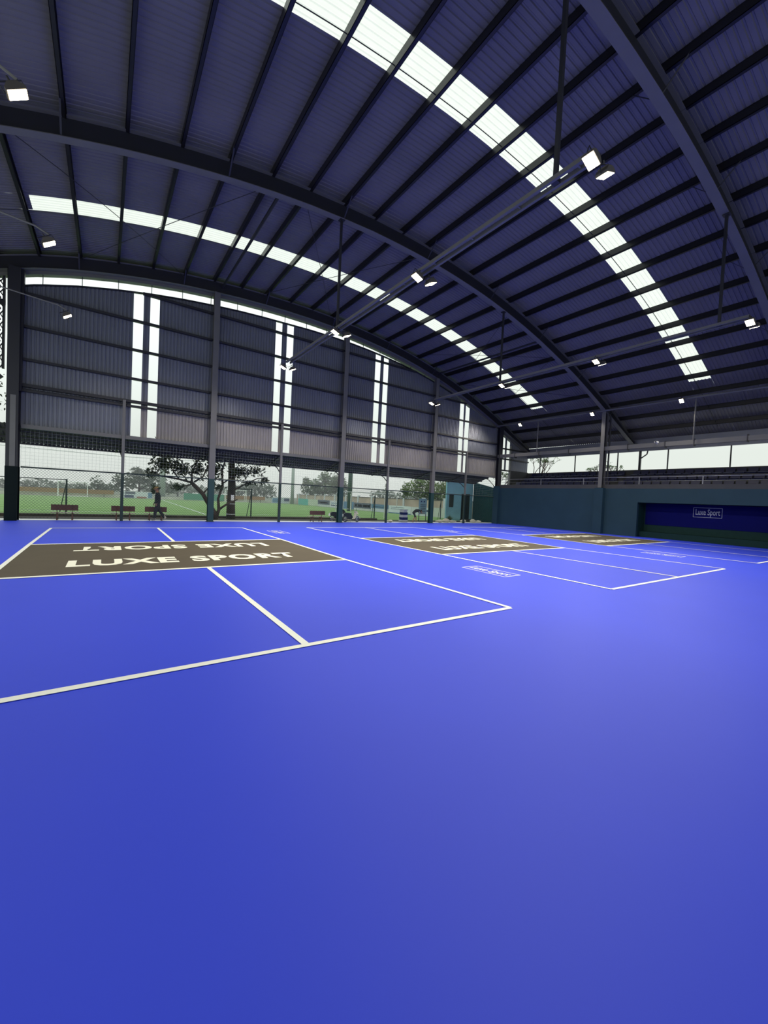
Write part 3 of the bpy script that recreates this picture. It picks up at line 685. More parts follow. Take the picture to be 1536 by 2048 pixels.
for p in body.data.polygons:
    c = p.center; z = c.z/S
    if z > 1.44: mi = 0
    elif abs(c.y)/S > .195 and z < .89 and z > .6 and c.x/S < -.03: mi = 0
    elif z > .92: mi = 1
    elif z > .13 and not (c.x/S > .33): mi = 2
    else: mi = 3
    p.material_index = mi
head(w, (-.06*S, 0, 1.62*S), S*1.08, (-1, 0, -.15), True)
# man bending forward, facing right
S = .74
b_ = empty('person', (15.75, 17.55, -.01), 0, 'man in black bending far forward to the right with arms stretched out, beside a column', 'person')
J = {}; E = []
j('pelvis', -.25, 0, .95, (.12, .15)); j('waist', -.10, 0, 1.03, (.12, .15)); j('chest', .16, 0, 1.12, (.14, .18)); j('neckb', .40, 0, 1.13, (.08, .1)); j('neck', .51, 0, 1.11, .05); j('skull', .60, 0, 1.08, .06)
E += [('pelvis', 'waist'), ('waist', 'chest'), ('chest', 'neckb'), ('neckb', 'neck'), ('neck', 'skull')]
for q, (kx, ax) in ((-1, (-.22, -.45)), (1, (.12, .20))):
    n = 'l' if q < 0 else 'r'
    j(n+'hip', -.22, q*.09, .90, .09); j(n+'knee', kx+.05, q*.12, .50, .062); j(n+'ank', ax, q*.13, .09, .04); j(n+'heel', ax-.05, q*.13, .04, .035); j(n+'toe', ax+.16, q*.14, .035, .034)
    E += [('pelvis', n+'hip'), (n+'hip', n+'knee'), (n+'knee', n+'ank'), (n+'ank', n+'heel'), (n+'ank', n+'toe')]
    j(n+'sh', .36, q*.19, 1.10, .062); j(n+'elb', .58, q*.2, .88, .045); j(n+'wr', .86, q*.16, .90, .03); E += [('neckb', n+'sh'), (n+'sh', n+'elb'), (n+'elb', n+'wr')]
    hand(J, E, n+'wr', (.86*S, q*.16*S, .90*S), (1, 0, -.2), (0, 1, 0), (.1, 0, -1), S, n)
body = person_mesh('body', J, E, None, b_, ['skin', 'blackcloth', 'darkcloth', 'shoe'])
for p in body.data.polygons:
    c = p.center; z = c.z/S; xx = c.x/S
    if xx > .47 and (z < 1.1 or xx > .5): mi = 0
    elif z > .92: mi = 1
    elif z > .5: mi = 2
    elif z > .10: mi = 0
    else: mi = 3
    p.material_index = mi
head(b_, (.66*S, 0, 1.06*S), S*1.1, (.8, 0, -.6))

# ------------------------------------------------------------------ motorbikes
M['cream'] = mat('cream_plastic', (.72, .70, .55), .3); M['blackpl'] = mat('black_plastic', (.012, .012, .013), .3); M['chrome'] = mat('chrome', (.6, .6, .6), .15, 1.)
def wheel(r, x, z, rad, par):
    mb = MB(); mb.ring((x, 0, z), rad-.035, .035, 'y', 24, 8); wq = mb.obj('wheel', 'black', par, True)
    mb = MB(); mb.ring((x, 0, z), rad-.075, .008, 'y', 24, 6)
    for k in range(5):
        a = 2*math.pi*k/5; mb.bar((x, 0, z), (x+(rad-.075)*math.cos(a), 0, z+(rad-.075)*math.sin(a)), .02, .014)
    mb.tube([(x, -.03, z), (x, .03, z)], .04, 10); mb.obj('rim', 'chrome', wq)
def motorbike(x, y, sc_, body, shield, label):
    r = empty('motorbike', (x, y, -.01), 0, label, 'motorbike'); r.scale = (sc_, sc_, sc_)
    wheel(r, -.58, .27, .27, r); wheel(r, .60, .27, .27, r)
    mb = MB(); mb.prism([(-.85, .62), (-.80, .70), (-.45, .74), (-.10, .68), (.05, .50), (.10, .34), (-.10, .28), (-.35, .36), (-.62, .48)], -.12, .12); mb.obj('rear_body', body, r)
    mb = MB(); mb.prism([(-.70, .72), (-.68, .80), (-.40, .80), (-.10, .76), (.02, .68), (-.30, .70)], -.13, .13); mb.obj('seat', 'blackpl', r)
    mb = MB(); mb.prism([(.00, .26), (.30, .28), (.42, .55), (.46, .85), (.38, .92), (.33, .60), (.22, .36), (.0, .34)], -.15, .15); mb.obj('leg_shield', shield, r)
    mb = MB(); mb.prism([(.36, .82), (.62, .68), (.66, .74), (.48, .98), (.34, 1.0), (.30, .92)], -.10, .10); mb.obj('front_cowl', shield, r)
    mb = MB(); mb.ball((.56, 0, .80), .06, .08, .07); mb.obj('headlight', 'chrome', r)
    mb = MB(); mb.prism([(.40, .50), (.60, .58), (.80, .48), (.90, .30), (.86, .30), (.76, .44), (.60, .54), (.42, .46)], -.06, .06); mb.obj('front_fender', shield, r)
    mb = MB(); mb.tube([(.45, -.05, .78), (.60, -.05, .27)], .02, 6); mb.tube([(.45, .05, .78), (.60, .05, .27)], .02, 6); mb.obj('fork', 'chrome', r)
    mb = MB(); mb.tube([(.28, -.32, 1.0), (.36, -.15, 1.0), (.40, 0, .97), (.36, .15, 1.0), (.28, .32, 1.0)], .014, 6); mb.tube([(.22, -.33, 1.0), (.32, -.31, 1.0)], .02, 6); mb.tube([(.22, .33, 1.0), (.32, .31, 1.0)], .02, 6); hb = mb.obj('handlebar', 'blackpl', r)
    mb = MB()
    for q in (-1, 1): mb.tube([(.34, q*.2, 1.0), (.34, q*.24, 1.14)], .006, 5); mb.ball((.34, q*.25, 1.17), .012, .05, .035)
    mb.obj('mirror', 'blackpl', hb)
    mb = MB(); mb.prism([(-.30, .20), (.10, .20), (.12, .34), (-.15, .40), (-.32, .34)], -.10, .10); mb.obj('engine', 'blackpl', r)
    mb = MB(); mb.tube([(-.05, -.14, .20), (-.5, -.15, .25), (-.85, -.16, .34)], [.02, .04, .045], 8); mb.obj('exhaust', 'chrome', r)
    mb = MB(); mb.prism([(-.92, .46), (-.86, .46), (-.80, .68), (-.86, .68)], -.08, .08); mb.obj('number_plate', 'whitemetal', r)
    mb = MB(); mb.tube([(-.1, -.05, .22), (-.2, -.2, 0.005)], .012, 5); mb.obj('kickstand', 'chrome', r)
    return r
motorbike(10.75, 17.62, .70, 'blackpl', 'cream', 'black and cream motorbike with its front wheel to the right, nearest the column')
motorbike(10.12, 18.1, .72, 'blackpl', 'blackpl', 'mostly black motorbike half hidden behind the green-based column')

# ------------------------------------------------------------------ sign, crates, sacks, shrub by the right end
sg = empty('notice_board', (17.0, 18.3, -.01), 0, 'light blue free-standing notice board with dark printed lines beside a column', 'sign')
mb = MB(); mb.box(-.36, .36, -.015, .015, .55, 1.66); mb.obj('board', mat('pale_blue_board', (.14, .26, .30), .6), sg)
mb = MB()
for k in range(5): mb.box(-.22, .28, -.02, -.0155, 1.20-k*.12, 1.235-k*.12)
mb.obj('printed_lines', 'blackpl', sg)
mb = MB()
for q in (-.15, .12): mb.box(q-.05, q+.05, -.02, -.0155, 1.40, 1.50)
mb.obj('printed_picture', 'banner', sg)
mb = MB(); mb.box(-.34, -.30, -.02, .02, 0, .56); mb.box(.30, .34, -.02, .02, 0, .56); mb.obj('leg', 'darksteel', sg)
M['cratepale'] = mat('pale_grey_plastic', (.40, .43, .46), .5)
for k in range(5):
    mb = MB(); s_ = .24-.012*k
    mb.prism([(-s_, -.17), (s_, -.17), (s_, .17), (-s_, .17)], 0, .14, 'z'); mb.box(-s_-.02, s_+.02, -.19, .19, .13, .165)
    o = mb.obj('plastic_crate', 'banner' if k % 2 else 'cratepale'); o.location = (14.86+.03*(k % 2), 17.75, -.01+.168*k); o.rotation_euler = (0, 0, .08*k)
    tag(o, '%s plastic crate in the stack left of the bending man, %s' % ('navy' if k % 2 else 'white', ('bottom one', 'second from bottom', 'middle one', 'second from top', 'top one')[k]), 'crate', 'crates stacked by the fence')
M['sack'] = mat('pale_sacking', (.62, .60, .50), .9, var=.15, scale=6)
for i, (x, y, sx_, sz_, wh) in enumerate(((18.1, 17.7, .30, .10, 'nearest the column'), (18.85, 17.75, .32, .14, 'second from the column'), (19.55, 17.8, .27, .09, 'left of the slim post'), (20.6, 17.8, .26, .12, 'right of the slim post'), (21.8, 17.9, .34, .12, 'in front of the hut door'), (22.6, 18.0, .22, .10, 'nearest the dark wall'), (13.7, 17.7, .26, .08, 'left of the stacked crates'))):
    mb = MB(); mb.ball((0, 0, 0), sx_, .2, sz_, 14, 9)
    mb.v = [(v[0]*(1+.25*math.sin(7*v[1]+i)), v[1], v[2]*(1+.35*math.sin(9*v[0]+2*i))) for v in mb.v]
    o = mb.obj('sack', 'sack', smooth=True); o.location = (x, y, sz_*.9)
    tag(o, 'crumpled pale sack lying outside the fence, %s' % wh, 'sack', 'pale sacks outside the fence')

# ------------------------------------------------------------------ hut and neighbouring wall coloured as shaded
M['hutblue'] = mat('light_blue_render', (.24, .52, .60), .8, var=.08, scale=1.5); M['hutshade'] = mat('shaded_teal_render', (.010, .05, .056), .8, var=.1, spec=.2)  # the side wall's teal is darkened for its shade
hut = empty('guard_hut', (0, 0, -.01), 0, 'light blue flat-roofed hut with dark window and dark doorway', 'hut')
mb = MB(); y0, y1 = 20.4, 20.52
for a, b, c, d in ((21.3, 21.6, 0, 3.2), (21.6, 22.17, 0, 1.1), (21.6, 22.17, 2.14, 3.2), (22.17, 23.02, 0, 3.2), (23.02, 24.1, 2.26, 3.2), (24.1, 24.4, 0, 3.2)): mb.box(a, b, y0, y1, c, d)
mb.add([(21.3, y1, 0), (22.9, 22.1, 0), (22.9, 22.1, 3.2), (21.3, y1, 3.2), (21.42, y1, 0), (22.95, 22.0, 0), (22.95, 22.0, 3.2), (21.42, y1, 3.2)], [(0, 1, 2, 3), (4, 7, 6, 5), (0, 4, 5, 1), (3, 2, 6, 7), (0, 3, 7, 4), (1, 5, 6, 2)])
mb.box(22.9, 24.4, 22.0, 22.12, 0, 3.2); mb.box(24.28, 24.4, y1, 22.0, 0, 3.2); mb.obj('wall', 'hutblue', hut)
mb = MB(); mb.prism([(21.28, y0-.02), (24.42, y0-.02), (24.42, 22.14), (22.88, 22.14)], 3.2, 3.27, 'z'); mb.obj('roof', 'hutblue', hut)
mb = MB(); mb.box(21.6, 22.17, y0+.06, y0+.09, 1.1, 2.14); mb.obj('window', 'blackpl', hut)
mb = MB(); mb.box(23.02, 24.1, y0+.07, y0+.11, 0, 2.26); mb.obj('door', 'blackpl', hut)
mb = MB(); mb.box(22.95, 24.3, y0-.45, y0, 0, .12); mb.obj('step', 'concrete', hut)
dw = struct(MB().prism([(GY+.12, 0), (20.38, 0), (20.38, 3.3), (GY+.12, 2.6)], 24.42, 24.6, 'x').obj('wall_side', 'hutshade'))

# ------------------------------------------------------------------ perimeter wall, hoardings, goals
pw = MB(); pw.box(26.0, 26.18, 20.7, 62.8, 0, 1.62); pwo = struct(pw.obj('wall_perimeter', mat('weathered_cream_wall', (.50, .42, .32), .85, var=.18, scale=.8)))
for k in range(12):
    y = 25.5+3.3*k; mb = MB(); mb.box(25.9, 26.2, y-.14, y+.14, 0, 1.85); mb.obj('wall_pier', 'hoard_white', pwo)
mb = MB(); mb.box(25.95, 26.23, 21.5, 62.8, 1.62, 1.68); mb.obj('coping', 'concrete', pwo)
fw = struct(MB().box(-60, 24.4, 62.3, 62.45, 0, .38).obj('wall_boundary', mat('pale_boundary_wall', (.55, .55, .48), .85, var=.15, scale=.8)))
def board(nm, x0, x1, y0, y1, z0, z1, col, label, band=None):
    mm = mat(nm, col, .6, var=.05, scale=2)
    r = tag(MB().box(x0, x1, y0, y1, z0, z1).obj('hoarding_board', mm), label, 'hoarding', 'hoarding boards round the pitch')
    mb = MB(); along = (x1-x0) > (y1-y0)
    for t in (.1, .9):
        if along: mb.box(x0+(x1-x0)*t-.03, x0+(x1-x0)*t+.03, y1, y1+.05, 0, z1)
        else: mb.box(x1, x1+.05, y0+(y1-y0)*t-.03, y0+(y1-y0)*t+.03, 0, z1)
    mb.obj('stake', 'darksteel', r)
    if band:
        for (a, b, za, zb, c2_) in band:
            mb = MB()
            if along: mb.box(x0+(x1-x0)*a, x0+(x1-x0)*b, y0-.008, y0-.001, z0+(z1-z0)*za, z0+(z1-z0)*zb)
            else: mb.box(x0-.008, x0-.001, y1+(y0-y1)*b, y1+(y0-y1)*a, z0+(z1-z0)*za, z0+(z1-z0)*zb)
            mb.obj('printed_band', c2_, r)
    return r
for nm, c_ in (('navy_print', (.03, .05, .14)), ('red_print', (.35, .14, .11)), ('slate_print', (.08, .10, .15)), ('blue_print', (.10, .22, .36)), ('greyprint', (.3, .33, .36))): M[nm] = mat(nm, c_, .6)
X = 24.45
board('turquoise', X, X+.04, 54.6, 58.4, .02, 1.0, (.09, .42, .36), 'turquoise hoarding board on the right side of the pitch, farthest one')
board('palegreen', X, X+.04, 51.1, 54.5, .02, 1.0, (.50, .58, .46), 'pale green-white hoarding board right of the turquoise one')
board('slateboard', X, X+.04, 47.2, 51.0, .02, 1.0, (.55, .60, .60), 'hoarding board with a dark slate upper band and white foot', [(0, 1, .32, .98, 'slate_print'), (.15, .85, .5, .72, 'greyprint')])
board('whiteboard', X, X+.04, 43.3, 47.1, .02, .98, (.62, .66, .70), 'white hoarding board left of the green-based column', [(.1, .9, .25, .4, 'navy_print'), (.1, .9, .6, .7, 'blue_print')])
board('blueboard', X, X+.04, 40.6, 43.2, .02, .98, (.10, .22, .38), 'mid-blue hoarding board behind the near goal')
board('complex', X, X+.04, 36.5, 40.5, -.0, .92, (.60, .62, .60), 'slate hoarding board with large pale blocks of print behind the near goal', [(0, 1, .28, 1, 'slate_print'), (.08, .2, .45, .78, 'greyprint'), (.25, .5, .45, .78, 'greyprint'), (.55, .95, .45, .78, 'greyprint')])
board('bluewhite', X, X+.04, 32.9, 36.4, -.0, .88, (.60, .66, .72), 'hoarding board half blue, half white behind the near goal', [(0, 1, .45, 1, 'blue_print'), (.1, .9, .62, .68, 'hoard_white')])
board('longwhite', X, X+.04, 28.9, 32.8, -.0, .86, (.68, .76, .78), 'long white hoarding board with thin blue print, right of the near goal', [(.1, .7, .75, .8, 'navy_print'), (.1, .9, .55, .6, 'navy_print'), (0, 1, .0, .12, 'blue_print')])
board('paleboard', X, X+.04, 25.6, 28.8, -.0, .84, (.62, .68, .68), 'pale hoarding board behind the bending man', [(.2, .9, .5, .75, 'slate_print')])
board('gridboard', X, X+.04, 22.6, 25.4, -.0, .90, (.55, .60, .54), 'pale greenish board nearest the light blue hut')
board('farwhite', .5, 3.9, 61.8, 61.84, .05, .95, (.62, .68, .70), 'white and blue hoarding board at the far end, behind the walking man', [(.03, .35, .05, .45, 'navy_print'), (.05, .4, .6, .95, 'slate_print'), (.45, .8, .02, .25, 'red_print'), (.85, 1, .1, .9, 'blue_print')])
board('fargreen', 7.8, 13.4, 60.8, 60.84, .1, 1.05, (.06, .26, .17), 'green windbreak panel at the far end of the pitch left of the column')
board('farbrown', -11.5, -.6, 61.9, 61.94, .42, .98, (.26, .15, .045), 'long ochre brown band board at the far left end of the pitch')
board('farbrown2', 12.5, 20.1, 61.9, 61.94, .42, .98, (.26, .13, .045), 'ochre brown band board at the far end behind the small goal')
board('farpanel', 21.2, 24.3, 61.9, 61.94, .02, .95, (.50, .58, .62), 'pale board with dark patches at the far right corner of the pitch', [(.05, .4, .1, .9, 'blue_print'), (.7, 1, .4, .9, 'navy_print')])
def goal(x0, x1, y, h, dep, label, r_=.05):
    g = empty('football_goal', (0, 0, 0), 0, label, 'goal', 'football goals')
    mb = MB(); mb.tube([(x0, y, 0), (x0, y, h), (x1, y, h), (x1, y, 0)], r_, 8); mb.obj('frame', 'whitemetal', g)
    mb = MB(); mb.tube([(x0, y, h), (x0, y+dep*.5, h), (x0, y+dep, 0)], r_*.7, 6); mb.tube([(x1, y, h), (x1, y+dep*.5, h), (x1, y+dep, 0)], r_*.7, 6); mb.tube([(x0, y+dep, .03), (x1, y+dep, .03)], r_*.7, 6); mb.obj('rear_frame', 'whitemetal', g)
    return g
goal(-6.4, -3.45, 60.3, 1.85, 1.0, 'distant white goal at the far left end of the pitch', .06)
goal(13.6, 16.7, 60.8, 1.85, 1.0, 'distant white goal seen between the tree trunk and the slim post', .06)
g = empty('football_goal', (0, 0, 0), 0, 'near white goal with rounded tubular frame, right of the motorbikes', 'goal', 'football goals')
mb = MB(); mb.tube([(13.25, 22, 0), (13.25, 22, 1.9), (17.2, 22, 1.9), (17.42, 22, 1.8), (17.45, 22, 1.55), (17.45, 22, .9)], .035, 8); mb.tube([(15.98, 21.6, 0), (15.98, 21.6, 1.8)], .03, 8); mb.obj('frame', 'whitemetal', g)
mb = MB(); mb.tube([(12.3, 22.6, .6), (12.3, 22.6, 1.75), (12.5, 22.5, 1.88), (13.25, 22, 1.9)], .03, 8); mb.tube([(12.75, 22.4, .6), (12.75, 22.4, 1.72), (12.6, 22.4, 1.86)], .03, 8)
mb.tube([(13.9, 23.2, .5), (13.9, 23.2, 1.6), (13.75, 23.0, 1.75)], .03, 8); mb.tube([(12.3, 22.6, .0), (12.3, 22.6, .62)], .03, 8); mb.tube([(12.3, 22.6, .62), (13.4, 22.6, .62)], .02, 8); mb.obj('rear_frame', 'whitemetal', g)
# second wire fence beyond the apron
f2 = empty('wire_fence', (0, 0, 0), 0, 'lower dark fence frames standing at the edge of the pitch', 'fence')
for x in (-3.12, 5.55, 14.4, 20.9):
    mb = MB(); mb.tube([(x, 20.6, -.01), (x, 20.6, 1.72)], .04, 6); mb.tube([(x, 20.6, 1.6), (x-.25, 20.62, .05)], .02, 6); mb.obj('post', 'fence', f2)
for a, b in ((-12, -3.12), (4.7, 5.55)):
    mb = MB(); mb.tube([(a, 20.6, 1.68), (b, 20.6, 1.68)], .02, 6); mb.obj('rail', 'fence', f2)
# poles
def pole(x, y, h, r_, m, label):
    o = MB().tube([(x, y, -.02), (x, y, h)], [r_, r_*.7], 10).obj('utility_pole', m, smooth=True); return tag(o, label, 'pole')
M['poleg'] = mat('dark_green_pole', (.035, .075, .06), .6); M['polegrey'] = mat('pale_grey_pole', (.30, .36, .33), .8)
pole(20.85, 35.4, 9, .28, 'poleg', 'thick dark green pole standing behind the near goal')
pole(24.2, 60.4, 9, .30, 'polegrey', 'tall pale grey pole at the far right corner of the pitch')
pole(5.3, 63.2, 9, .42, 'polegrey', 'grey mast at the far end of the pitch behind the walking man')
o = MB().box(20.6, 21.1, 35.0, 35.8, -.02, 0)
mb = MB()
for z in (6.3, 6.9, 7.4): mb.tube([(-40, 64, z), (0, 64, z-.5), (30, 64, z+.2), (60, 64, z-.4), (110, 64, z+.3)], .03, 4)
tag(mb.obj('overhead_cable', 'polegrey'), 'thin overhead cables crossing the pale sky beyond the pitch', 'cable')

# ------------------------------------------------------------------ trees
def crown(mb, c, rad, n, s, flat=.55, shell=.5):
    c = Vector(c)
    for _ in range(n):
        d = Vector((random.gauss(0, 1), random.gauss(0, 1), random.gauss(0, 1))).normalized(); t = shell+(1-shell)*random.random()
        p = c+Vector((d.x*rad[0], d.y*rad[1], d.z*rad[2]))*t
        a = Euler((random.uniform(-1, 1), random.uniform(-1, 1), random.uniform(0, 6.3))).to_matrix(); L = s*random.uniform(.7, 1.3)
        q = [Vector((-L*.5, 0, 0)), Vector((0, -L*flat*.5, L*.06)), Vector((L*.5, 0, -L*.08)), Vector((0, L*flat*.5, L*.06))]
        mb.add([p+a @ v for v in q], [(0, 1, 2, 3)])
M['lv_near'] = leafmat('dark_glossy_leaf', (.030, .045, .014), .6, 2.5, .15)
M['lv_mid'] = leafmat('mid_green_leaf', (.075, .13, .045), .5, .6, .3)
M['lv_bright'] = leafmat('yellow_green_leaf', (.12, .19, .05), .5, .8, .35)
M['lv_far'] = leafmat('grey_green_leaf', (.085, .125, .07), .45, .3, .3)
# near tree right behind the fence
nt_ = empty('leafy_tree', (3.05, 18.9, -.01), 0, 'dark large-leaved tree with forked trunk just outside the fence', 'tree')
o3 = Vector((3.05, 18.9, 0))
def T(pts, r, name='branch', par=nt_, mm='bark'):
    mb = MB(); mb.tube([Vector(p)-o3 for p in pts], r, 8); return mb.obj(name, mm, par, True)
T([(3.2, 18.9, 0), (3.1, 18.9, .4), (2.75, 18.9, .95), (2.55, 18.9, 1.3), (2.15, 18.9, 1.7), (1.95, 18.9, 1.9)], [.16, .13, .11, .10, .10, .085], 'trunk')
T([(3.2, 18.9, .1), (3.35, 18.9, .5), (3.3, 18.9, 1.1), (3.5, 18.9, 1.8), (3.45, 18.9, 2.6), (3.7, 18.9, 3.6)], [.13, .085, .065, .06, .05, .03], 'trunk')
T([(3.38, 18.9, .55), (3.8, 18.9, .85), (4.3, 18.9, 1.1)], [.06, .05, .03])
for pts, r in ((((1.95, 18.9, 1.88), (1.4, 18.8, 2.0), (.6, 18.8, 2.1), (.1, 18.8, 2.4)), [.06, .045, .03, .015]), (((2.0, 18.9, 1.9), (2.0, 19, 2.4), (2.3, 19, 3.1), (2.4, 19, 4)), [.06, .045, .035, .02]),
               (((2.1, 18.9, 1.9), (2.5, 18.8, 2.2), (2.9, 18.8, 3.2)), [.05, .035, .02]), (((2.05, 18.9, 1.8), (1.5, 19.0, 1.6), (1.1, 19, 1.5)), [.04, .025, .012]),
               (((2.5, 18.9, 1.25), (2.85, 19, 1.7), (3.1, 19, 2.3)), [.04, .03, .02]), (((4.1, 18.9, 1.6), (4.6, 18.9, 1.9), (5.3, 18.8, 2.3), (5.9, 18.8, 2.4)), [.05, .04, .025, .01]),
               (((3.5, 18.9, 1.9), (4.2, 18.9, 2.5), (4.9, 18.9, 3.1)), [.04, .03, .015]), (((1.4, 18.8, 2.0), (.9, 18.8, 2.7), (.4, 18.8, 3.4)), [.035, .025, .01])): T(pts, r)
mb = MB()
for c, rad, n in (((.8, 18.9, 2.7), (.8, .6, .55), 300), ((.25, 18.9, 2.2), (.42, .4, .3), 60), ((.35, 18.8, 1.45), (.22, .3, .25), 46), ((1.6, 18.9, 2.5), (.6, .5, .5), 170), ((1.4, 18.9, 1.62), (.42, .3, .2), 75), ((2.3, 18.9, 2.6), (.5, .5, .7), 130),
                  ((3.1, 18.9, 2.6), (.5, .5, .7), 190), ((3.3, 18.9, 1.7), (.4, .3, .22), 45), ((4.3, 18.9, 2.6), (.7, .6, .55), 210), ((5.2, 18.9, 2.7), (.6, .5, .4), 90), ((5.7, 18.9, 2.2), (.35, .3, .3), 42), ((4.9, 18.9, 2.0), (.5, .3, .18), 40), ((2.2, 18.9, 3.7), (2.6, .9, .5), 420), ((5.0, 18.9, 3.6), (1.4, .8, .4), 160)):
    crown(mb, Vector(c)-o3, rad, int(n*1.6), .21, .42, .1)
mb.obj('foliage', 'lv_near', nt_)
# second thick trunk with paper label
t2 = empty('tree_trunk', (4.1, 19.4, -.01), 0, 'thick dark upright trunk with a white paper label and pale bands', 'tree')
mb = MB(); mb.tube([(0, 0, 0), (-.02, 0, .8), (.0, 0, 1.8), (-.05, 0, 3), (-.05, 0, 4.6)], [.24, .22, .20, .17, .15], 10); mb.obj('trunk', 'bark', t2, True)
mb = MB(); mb.add([(-.08, -.235, 1.02), (.08, -.235, 1.02), (.08, -.235, 1.32), (-.08, -.235, 1.32)], [(0, 1, 2, 3)]); mb.box(-.08, .08, -.24, -.236, 1.02, 1.32); mb.obj('paper_label', 'whitemetal', t2)
for z in (.25, .82): mb = MB(); mb.tube([(-.01, 0, z), (-.01, 0, z+.03)], .245, 12); mb.obj('tied_band', 'hoard_white', t2)
mb = MB()
for c, rad, n in (((-.1, 0, 3.4), (1.1, .8, .7), 230), ((.5, 0, 4.2), (1.6, 1, .8), 150)): crown(mb, c, rad, n, .19, .42, .1)
mb.obj('foliage', 'lv_near', t2)
# overhanging leaves at the left
ov = empty('leafy_tree', (-7.6, 19.6, -.01), 0, 'tree outside the left corner with leaves hanging below the awning', 'tree')
mb = MB(); mb.tube([(0, 0, 0), (.1, 0, 2), (.6, .2, 4.0), (1.8, 0, 5.4)], [.2, .17, .13, .06], 8); mb.tube([(.6, .2, 3.9), (2.2, -.2, 3.7), (4.0, -.2, 3.3)], [.07, .05, .015], 6); mb.obj('trunk', 'bark', ov, True)
mb = MB()
for c, rad, n in (((.8, 0, 5.3), (2.2, 1.8, 1.5), 800), ((3.9, -.3, 3.22), (.3, .3, .13), 20), ((4.6, 0, 3.25), (.12, .2, .08), 5), ((5.6, 0, 3.25), (.15, .2, .08), 7), ((1.6, -1.8, 4.0), (1.2, .9, 1.2), 260)): crown(mb, c, rad, n, .19, .42, .1)
mb.obj('foliage', 'lv_near', ov)
def tree(x, y, h, blobs, lm, label, s=.5, n=260, tr=.2, name='bushy_tree'):
    r = empty(name, (x, y, -.02), 0, label, 'tree')
    mb = MB(); mb.tube([(0, 0, 0), (0, 0, h*.35), (.1, 0, h*.7)], [tr, tr*.8, tr*.3], 8)
    for (bx, bz, rw, rh) in blobs: mb.tube([(0, 0, h*.3), (bx*.5, 0, (h*.3+bz)/2), (bx, 0, bz)], [tr*.4, tr*.25, tr*.1], 5)
    mb.obj('trunk', 'bark', r, True); mb = MB()
    for (bx, bz, rw, rh) in blobs: crown(mb, (bx, 0, bz), (rw, rw*.8, rh), int(n*rw*rh/3), s, .55, .35)
    mb.obj('foliage', lm, r); return r
tree(2.8, 70, 4.6, [(-2, 2.2, 1.8, 1.5), (0, 3.4, 1.8, 1.4), (2, 2.4, 2.0, 1.6), (-.4, 4.3, .9, .6), (4, 1.6, 1.8, 1.2)], 'lv_far', 'tall rounded tree beyond the far end, behind the second bench', .55, 330)
tree(-2.5, 68, 2.6, [(0, 1.9, 1.1, 1.1), (1.4, 1.3, 1.4, .9), (-1.6, 1.1, 1.5, .7)], 'lv_far', 'low dark tree beyond the ochre band, left of the first slim post', .45, 330)
tree(-12, 95, 2.6, [(0, 1.3, 4, 1.1), (5, 1.1, 4, .9), (-6, 1.2, 4, 1.0), (10, 1.2, 3, .8)], 'lv_far', 'broad hazy tree line far beyond the left end of the pitch', .7, 200)
tree(12, 98, 3, [(0, 1.9, 4, 1.3), (5, 1.6, 4, 1.2), (-5, 1.6, 4, 1.2), (9, 1.7, 3, 1.2)], 'lv_far', 'broad hazy tree line far behind the green windbreak', .7, 200)
tree(22, 74, 4, [(0, 2.2, 3, 1.8), (-3, 1.8, 2.5, 1.4), (2.6, 2.0, 2, 1.6)], 'lv_far', 'hazy rounded tree at the far end left of the pale grey pole', .6, 260)
tree(33, 66, 7, [(0, 3.2, 3.2, 2.4), (-2.8, 2.9, 2.2, 2.0), (2.2, 4.6, 2.2, 1.7), (-.2, 5.4, 1.2, .9), (3.2, 3.2, 2.4, 2.0), (-4.0, 4.2, .8, .9)], 'lv_mid', 'large green tree beyond the perimeter wall, right of the pale grey pole', .5, 420, .3)
tree(50, 70, 4, [(0, 2.4, 4, 1.4), (7, 2.2, 4, 1.2), (14, 2.4, 4, 1.4)], 'lv_far', 'low hazy trees beyond the wall behind the near goal', .6, 220)
tree(28.5, 31.5, 4.4, [(0, 2.9, 1.6, 1.3), (-2.0, 2.9, 1.2, 1.0), (1.8, 2.9, 1.6, 1.3), (-.8, 3.7, 1.1, .6), (-2.9, 2.4, .7, .7), (3.6, 3.0, 1.5, 1.5), (1.0, 1.9, 2.2, .7)], 'lv_bright', 'bright yellow-green tree above the perimeter wall, left of the blue hut', .30, 900, .15)
for i, (x, y, h, wh) in enumerate(((46, 64, 5.2, 'leftmost'), (51, 64, 5.4, 'middle'), (54.0, 64, 5.3, 'rightmost'))):
    tree(x, y, h, [(0, 2.6, .7, 1.9), (0, 4.2, .45, .9)], 'lv_far', 'tall narrow hazy tree beyond the wall, %s of three' % wh, .35, 420)
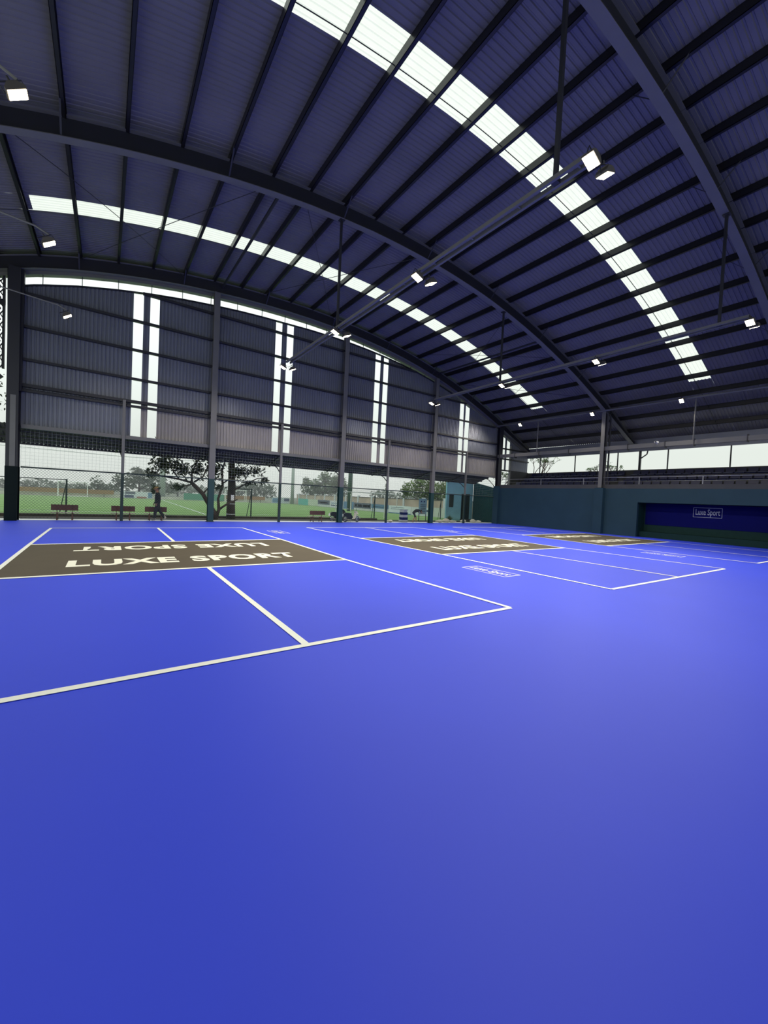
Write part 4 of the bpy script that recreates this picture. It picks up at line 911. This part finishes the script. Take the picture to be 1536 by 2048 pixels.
def bare(x, y, z0, h, label, seed, zb=0):
    random.seed(seed); r = empty('bare_tree', (x, y, -.02), 0, label, 'tree'); mb = MB(); lf = MB()
    def grow(p, d, L, rad, lev):
        q = p+d*L; mb.tube([p, p+d*L*.5+Vector((random.uniform(-.05, .05), 0, .03))*L, q], [rad, rad*.8, rad*.6], 5, cap=False)
        if lev == 0:
            for _ in range(2): crown(lf, q, (.12, .12, .12), 2, .12, .5, .1)
            return
        for _ in range(random.choice((2, 3))):
            n = (d+Vector((random.uniform(-.8, .8), random.uniform(-.8, .8), random.uniform(-.15, .55)))).normalized(); grow(q, n, L*random.uniform(.62, .82), rad*.6, lev-1)
    grow(Vector((0, 0, 0)), Vector((0, 0, 1)), z0, .13, 0) if False else None
    mb.tube([(0, 0, 0), (.05, 0, z0)], [.16, .10], 7); 
    for a in range(3): grow(Vector((.05, 0, z0)), Vector((math.cos(a*2.1), math.sin(a*2.1)*.6, 1.2)).normalized(), h, .07, 4)
    mb.obj('branches', 'bark', r); lf.obj('foliage', 'lv_mid', r); return r
bare(29.6, 17.6, 3.4, .95, 'sparse dark tree just outside the grandstand opening, by the end wall', 3)
bare(32.5, 13.2, 3.1, .85, 'sparse bare-branched tree beyond the grandstand opening, left of the column', 5)
bare(26.2, 19.0, 2.2, .8, 'bare branching tree behind the side opening next to the corner column', 9)
# shrub near the hut
sh = empty('shrub', (20.3, 18.9, -.01), 0, 'spiky dark shrub growing in front of the hut wall', 'shrub')
mb = MB()
for k in range(46):
    a = random.uniform(0, 6.28); L = random.uniform(.3, .55); t = random.uniform(.3, 1.1)
    e = Vector((math.cos(a)*L*math.cos(t), math.sin(a)*L*math.cos(t)*.6, L*math.sin(t)+.1)); s_ = Vector((-math.sin(a), math.cos(a), 0))*.02
    mb.add([s_*.5, -s_*.5, e*.6-s_+Vector((0, 0, .05)), e, e*.6+s_+Vector((0, 0, .05))], [(0, 1, 2, 3, 4)])
mb.obj('foliage', 'lv_mid', sh)
mb = MB(); mb.ball((0, 0, .05), .14, .14, .1); mb.obj('stem', 'bark', sh)
# mist over the pitch
hz = bpy.data.materials.new('mist'); hz.use_nodes = True; t = hz.node_tree; t.nodes.clear(); oo = t.nodes.new('ShaderNodeOutputMaterial'); vs = t.nodes.new('ShaderNodeVolumeScatter'); vs.inputs['Color'].default_value = (1, 1, 1, 1); vs.inputs['Density'].default_value = .0045
t.links.new(vs.outputs[0], oo.inputs['Volume'])
mist = struct(MB().box(-120, 160, 26, 110, -.4, 7).obj('mist', hz)); mist['kind'] = 'stuff'; mist['label'] = 'thin pale mist hanging over the pitch and distant trees'; mist['category'] = 'mist'
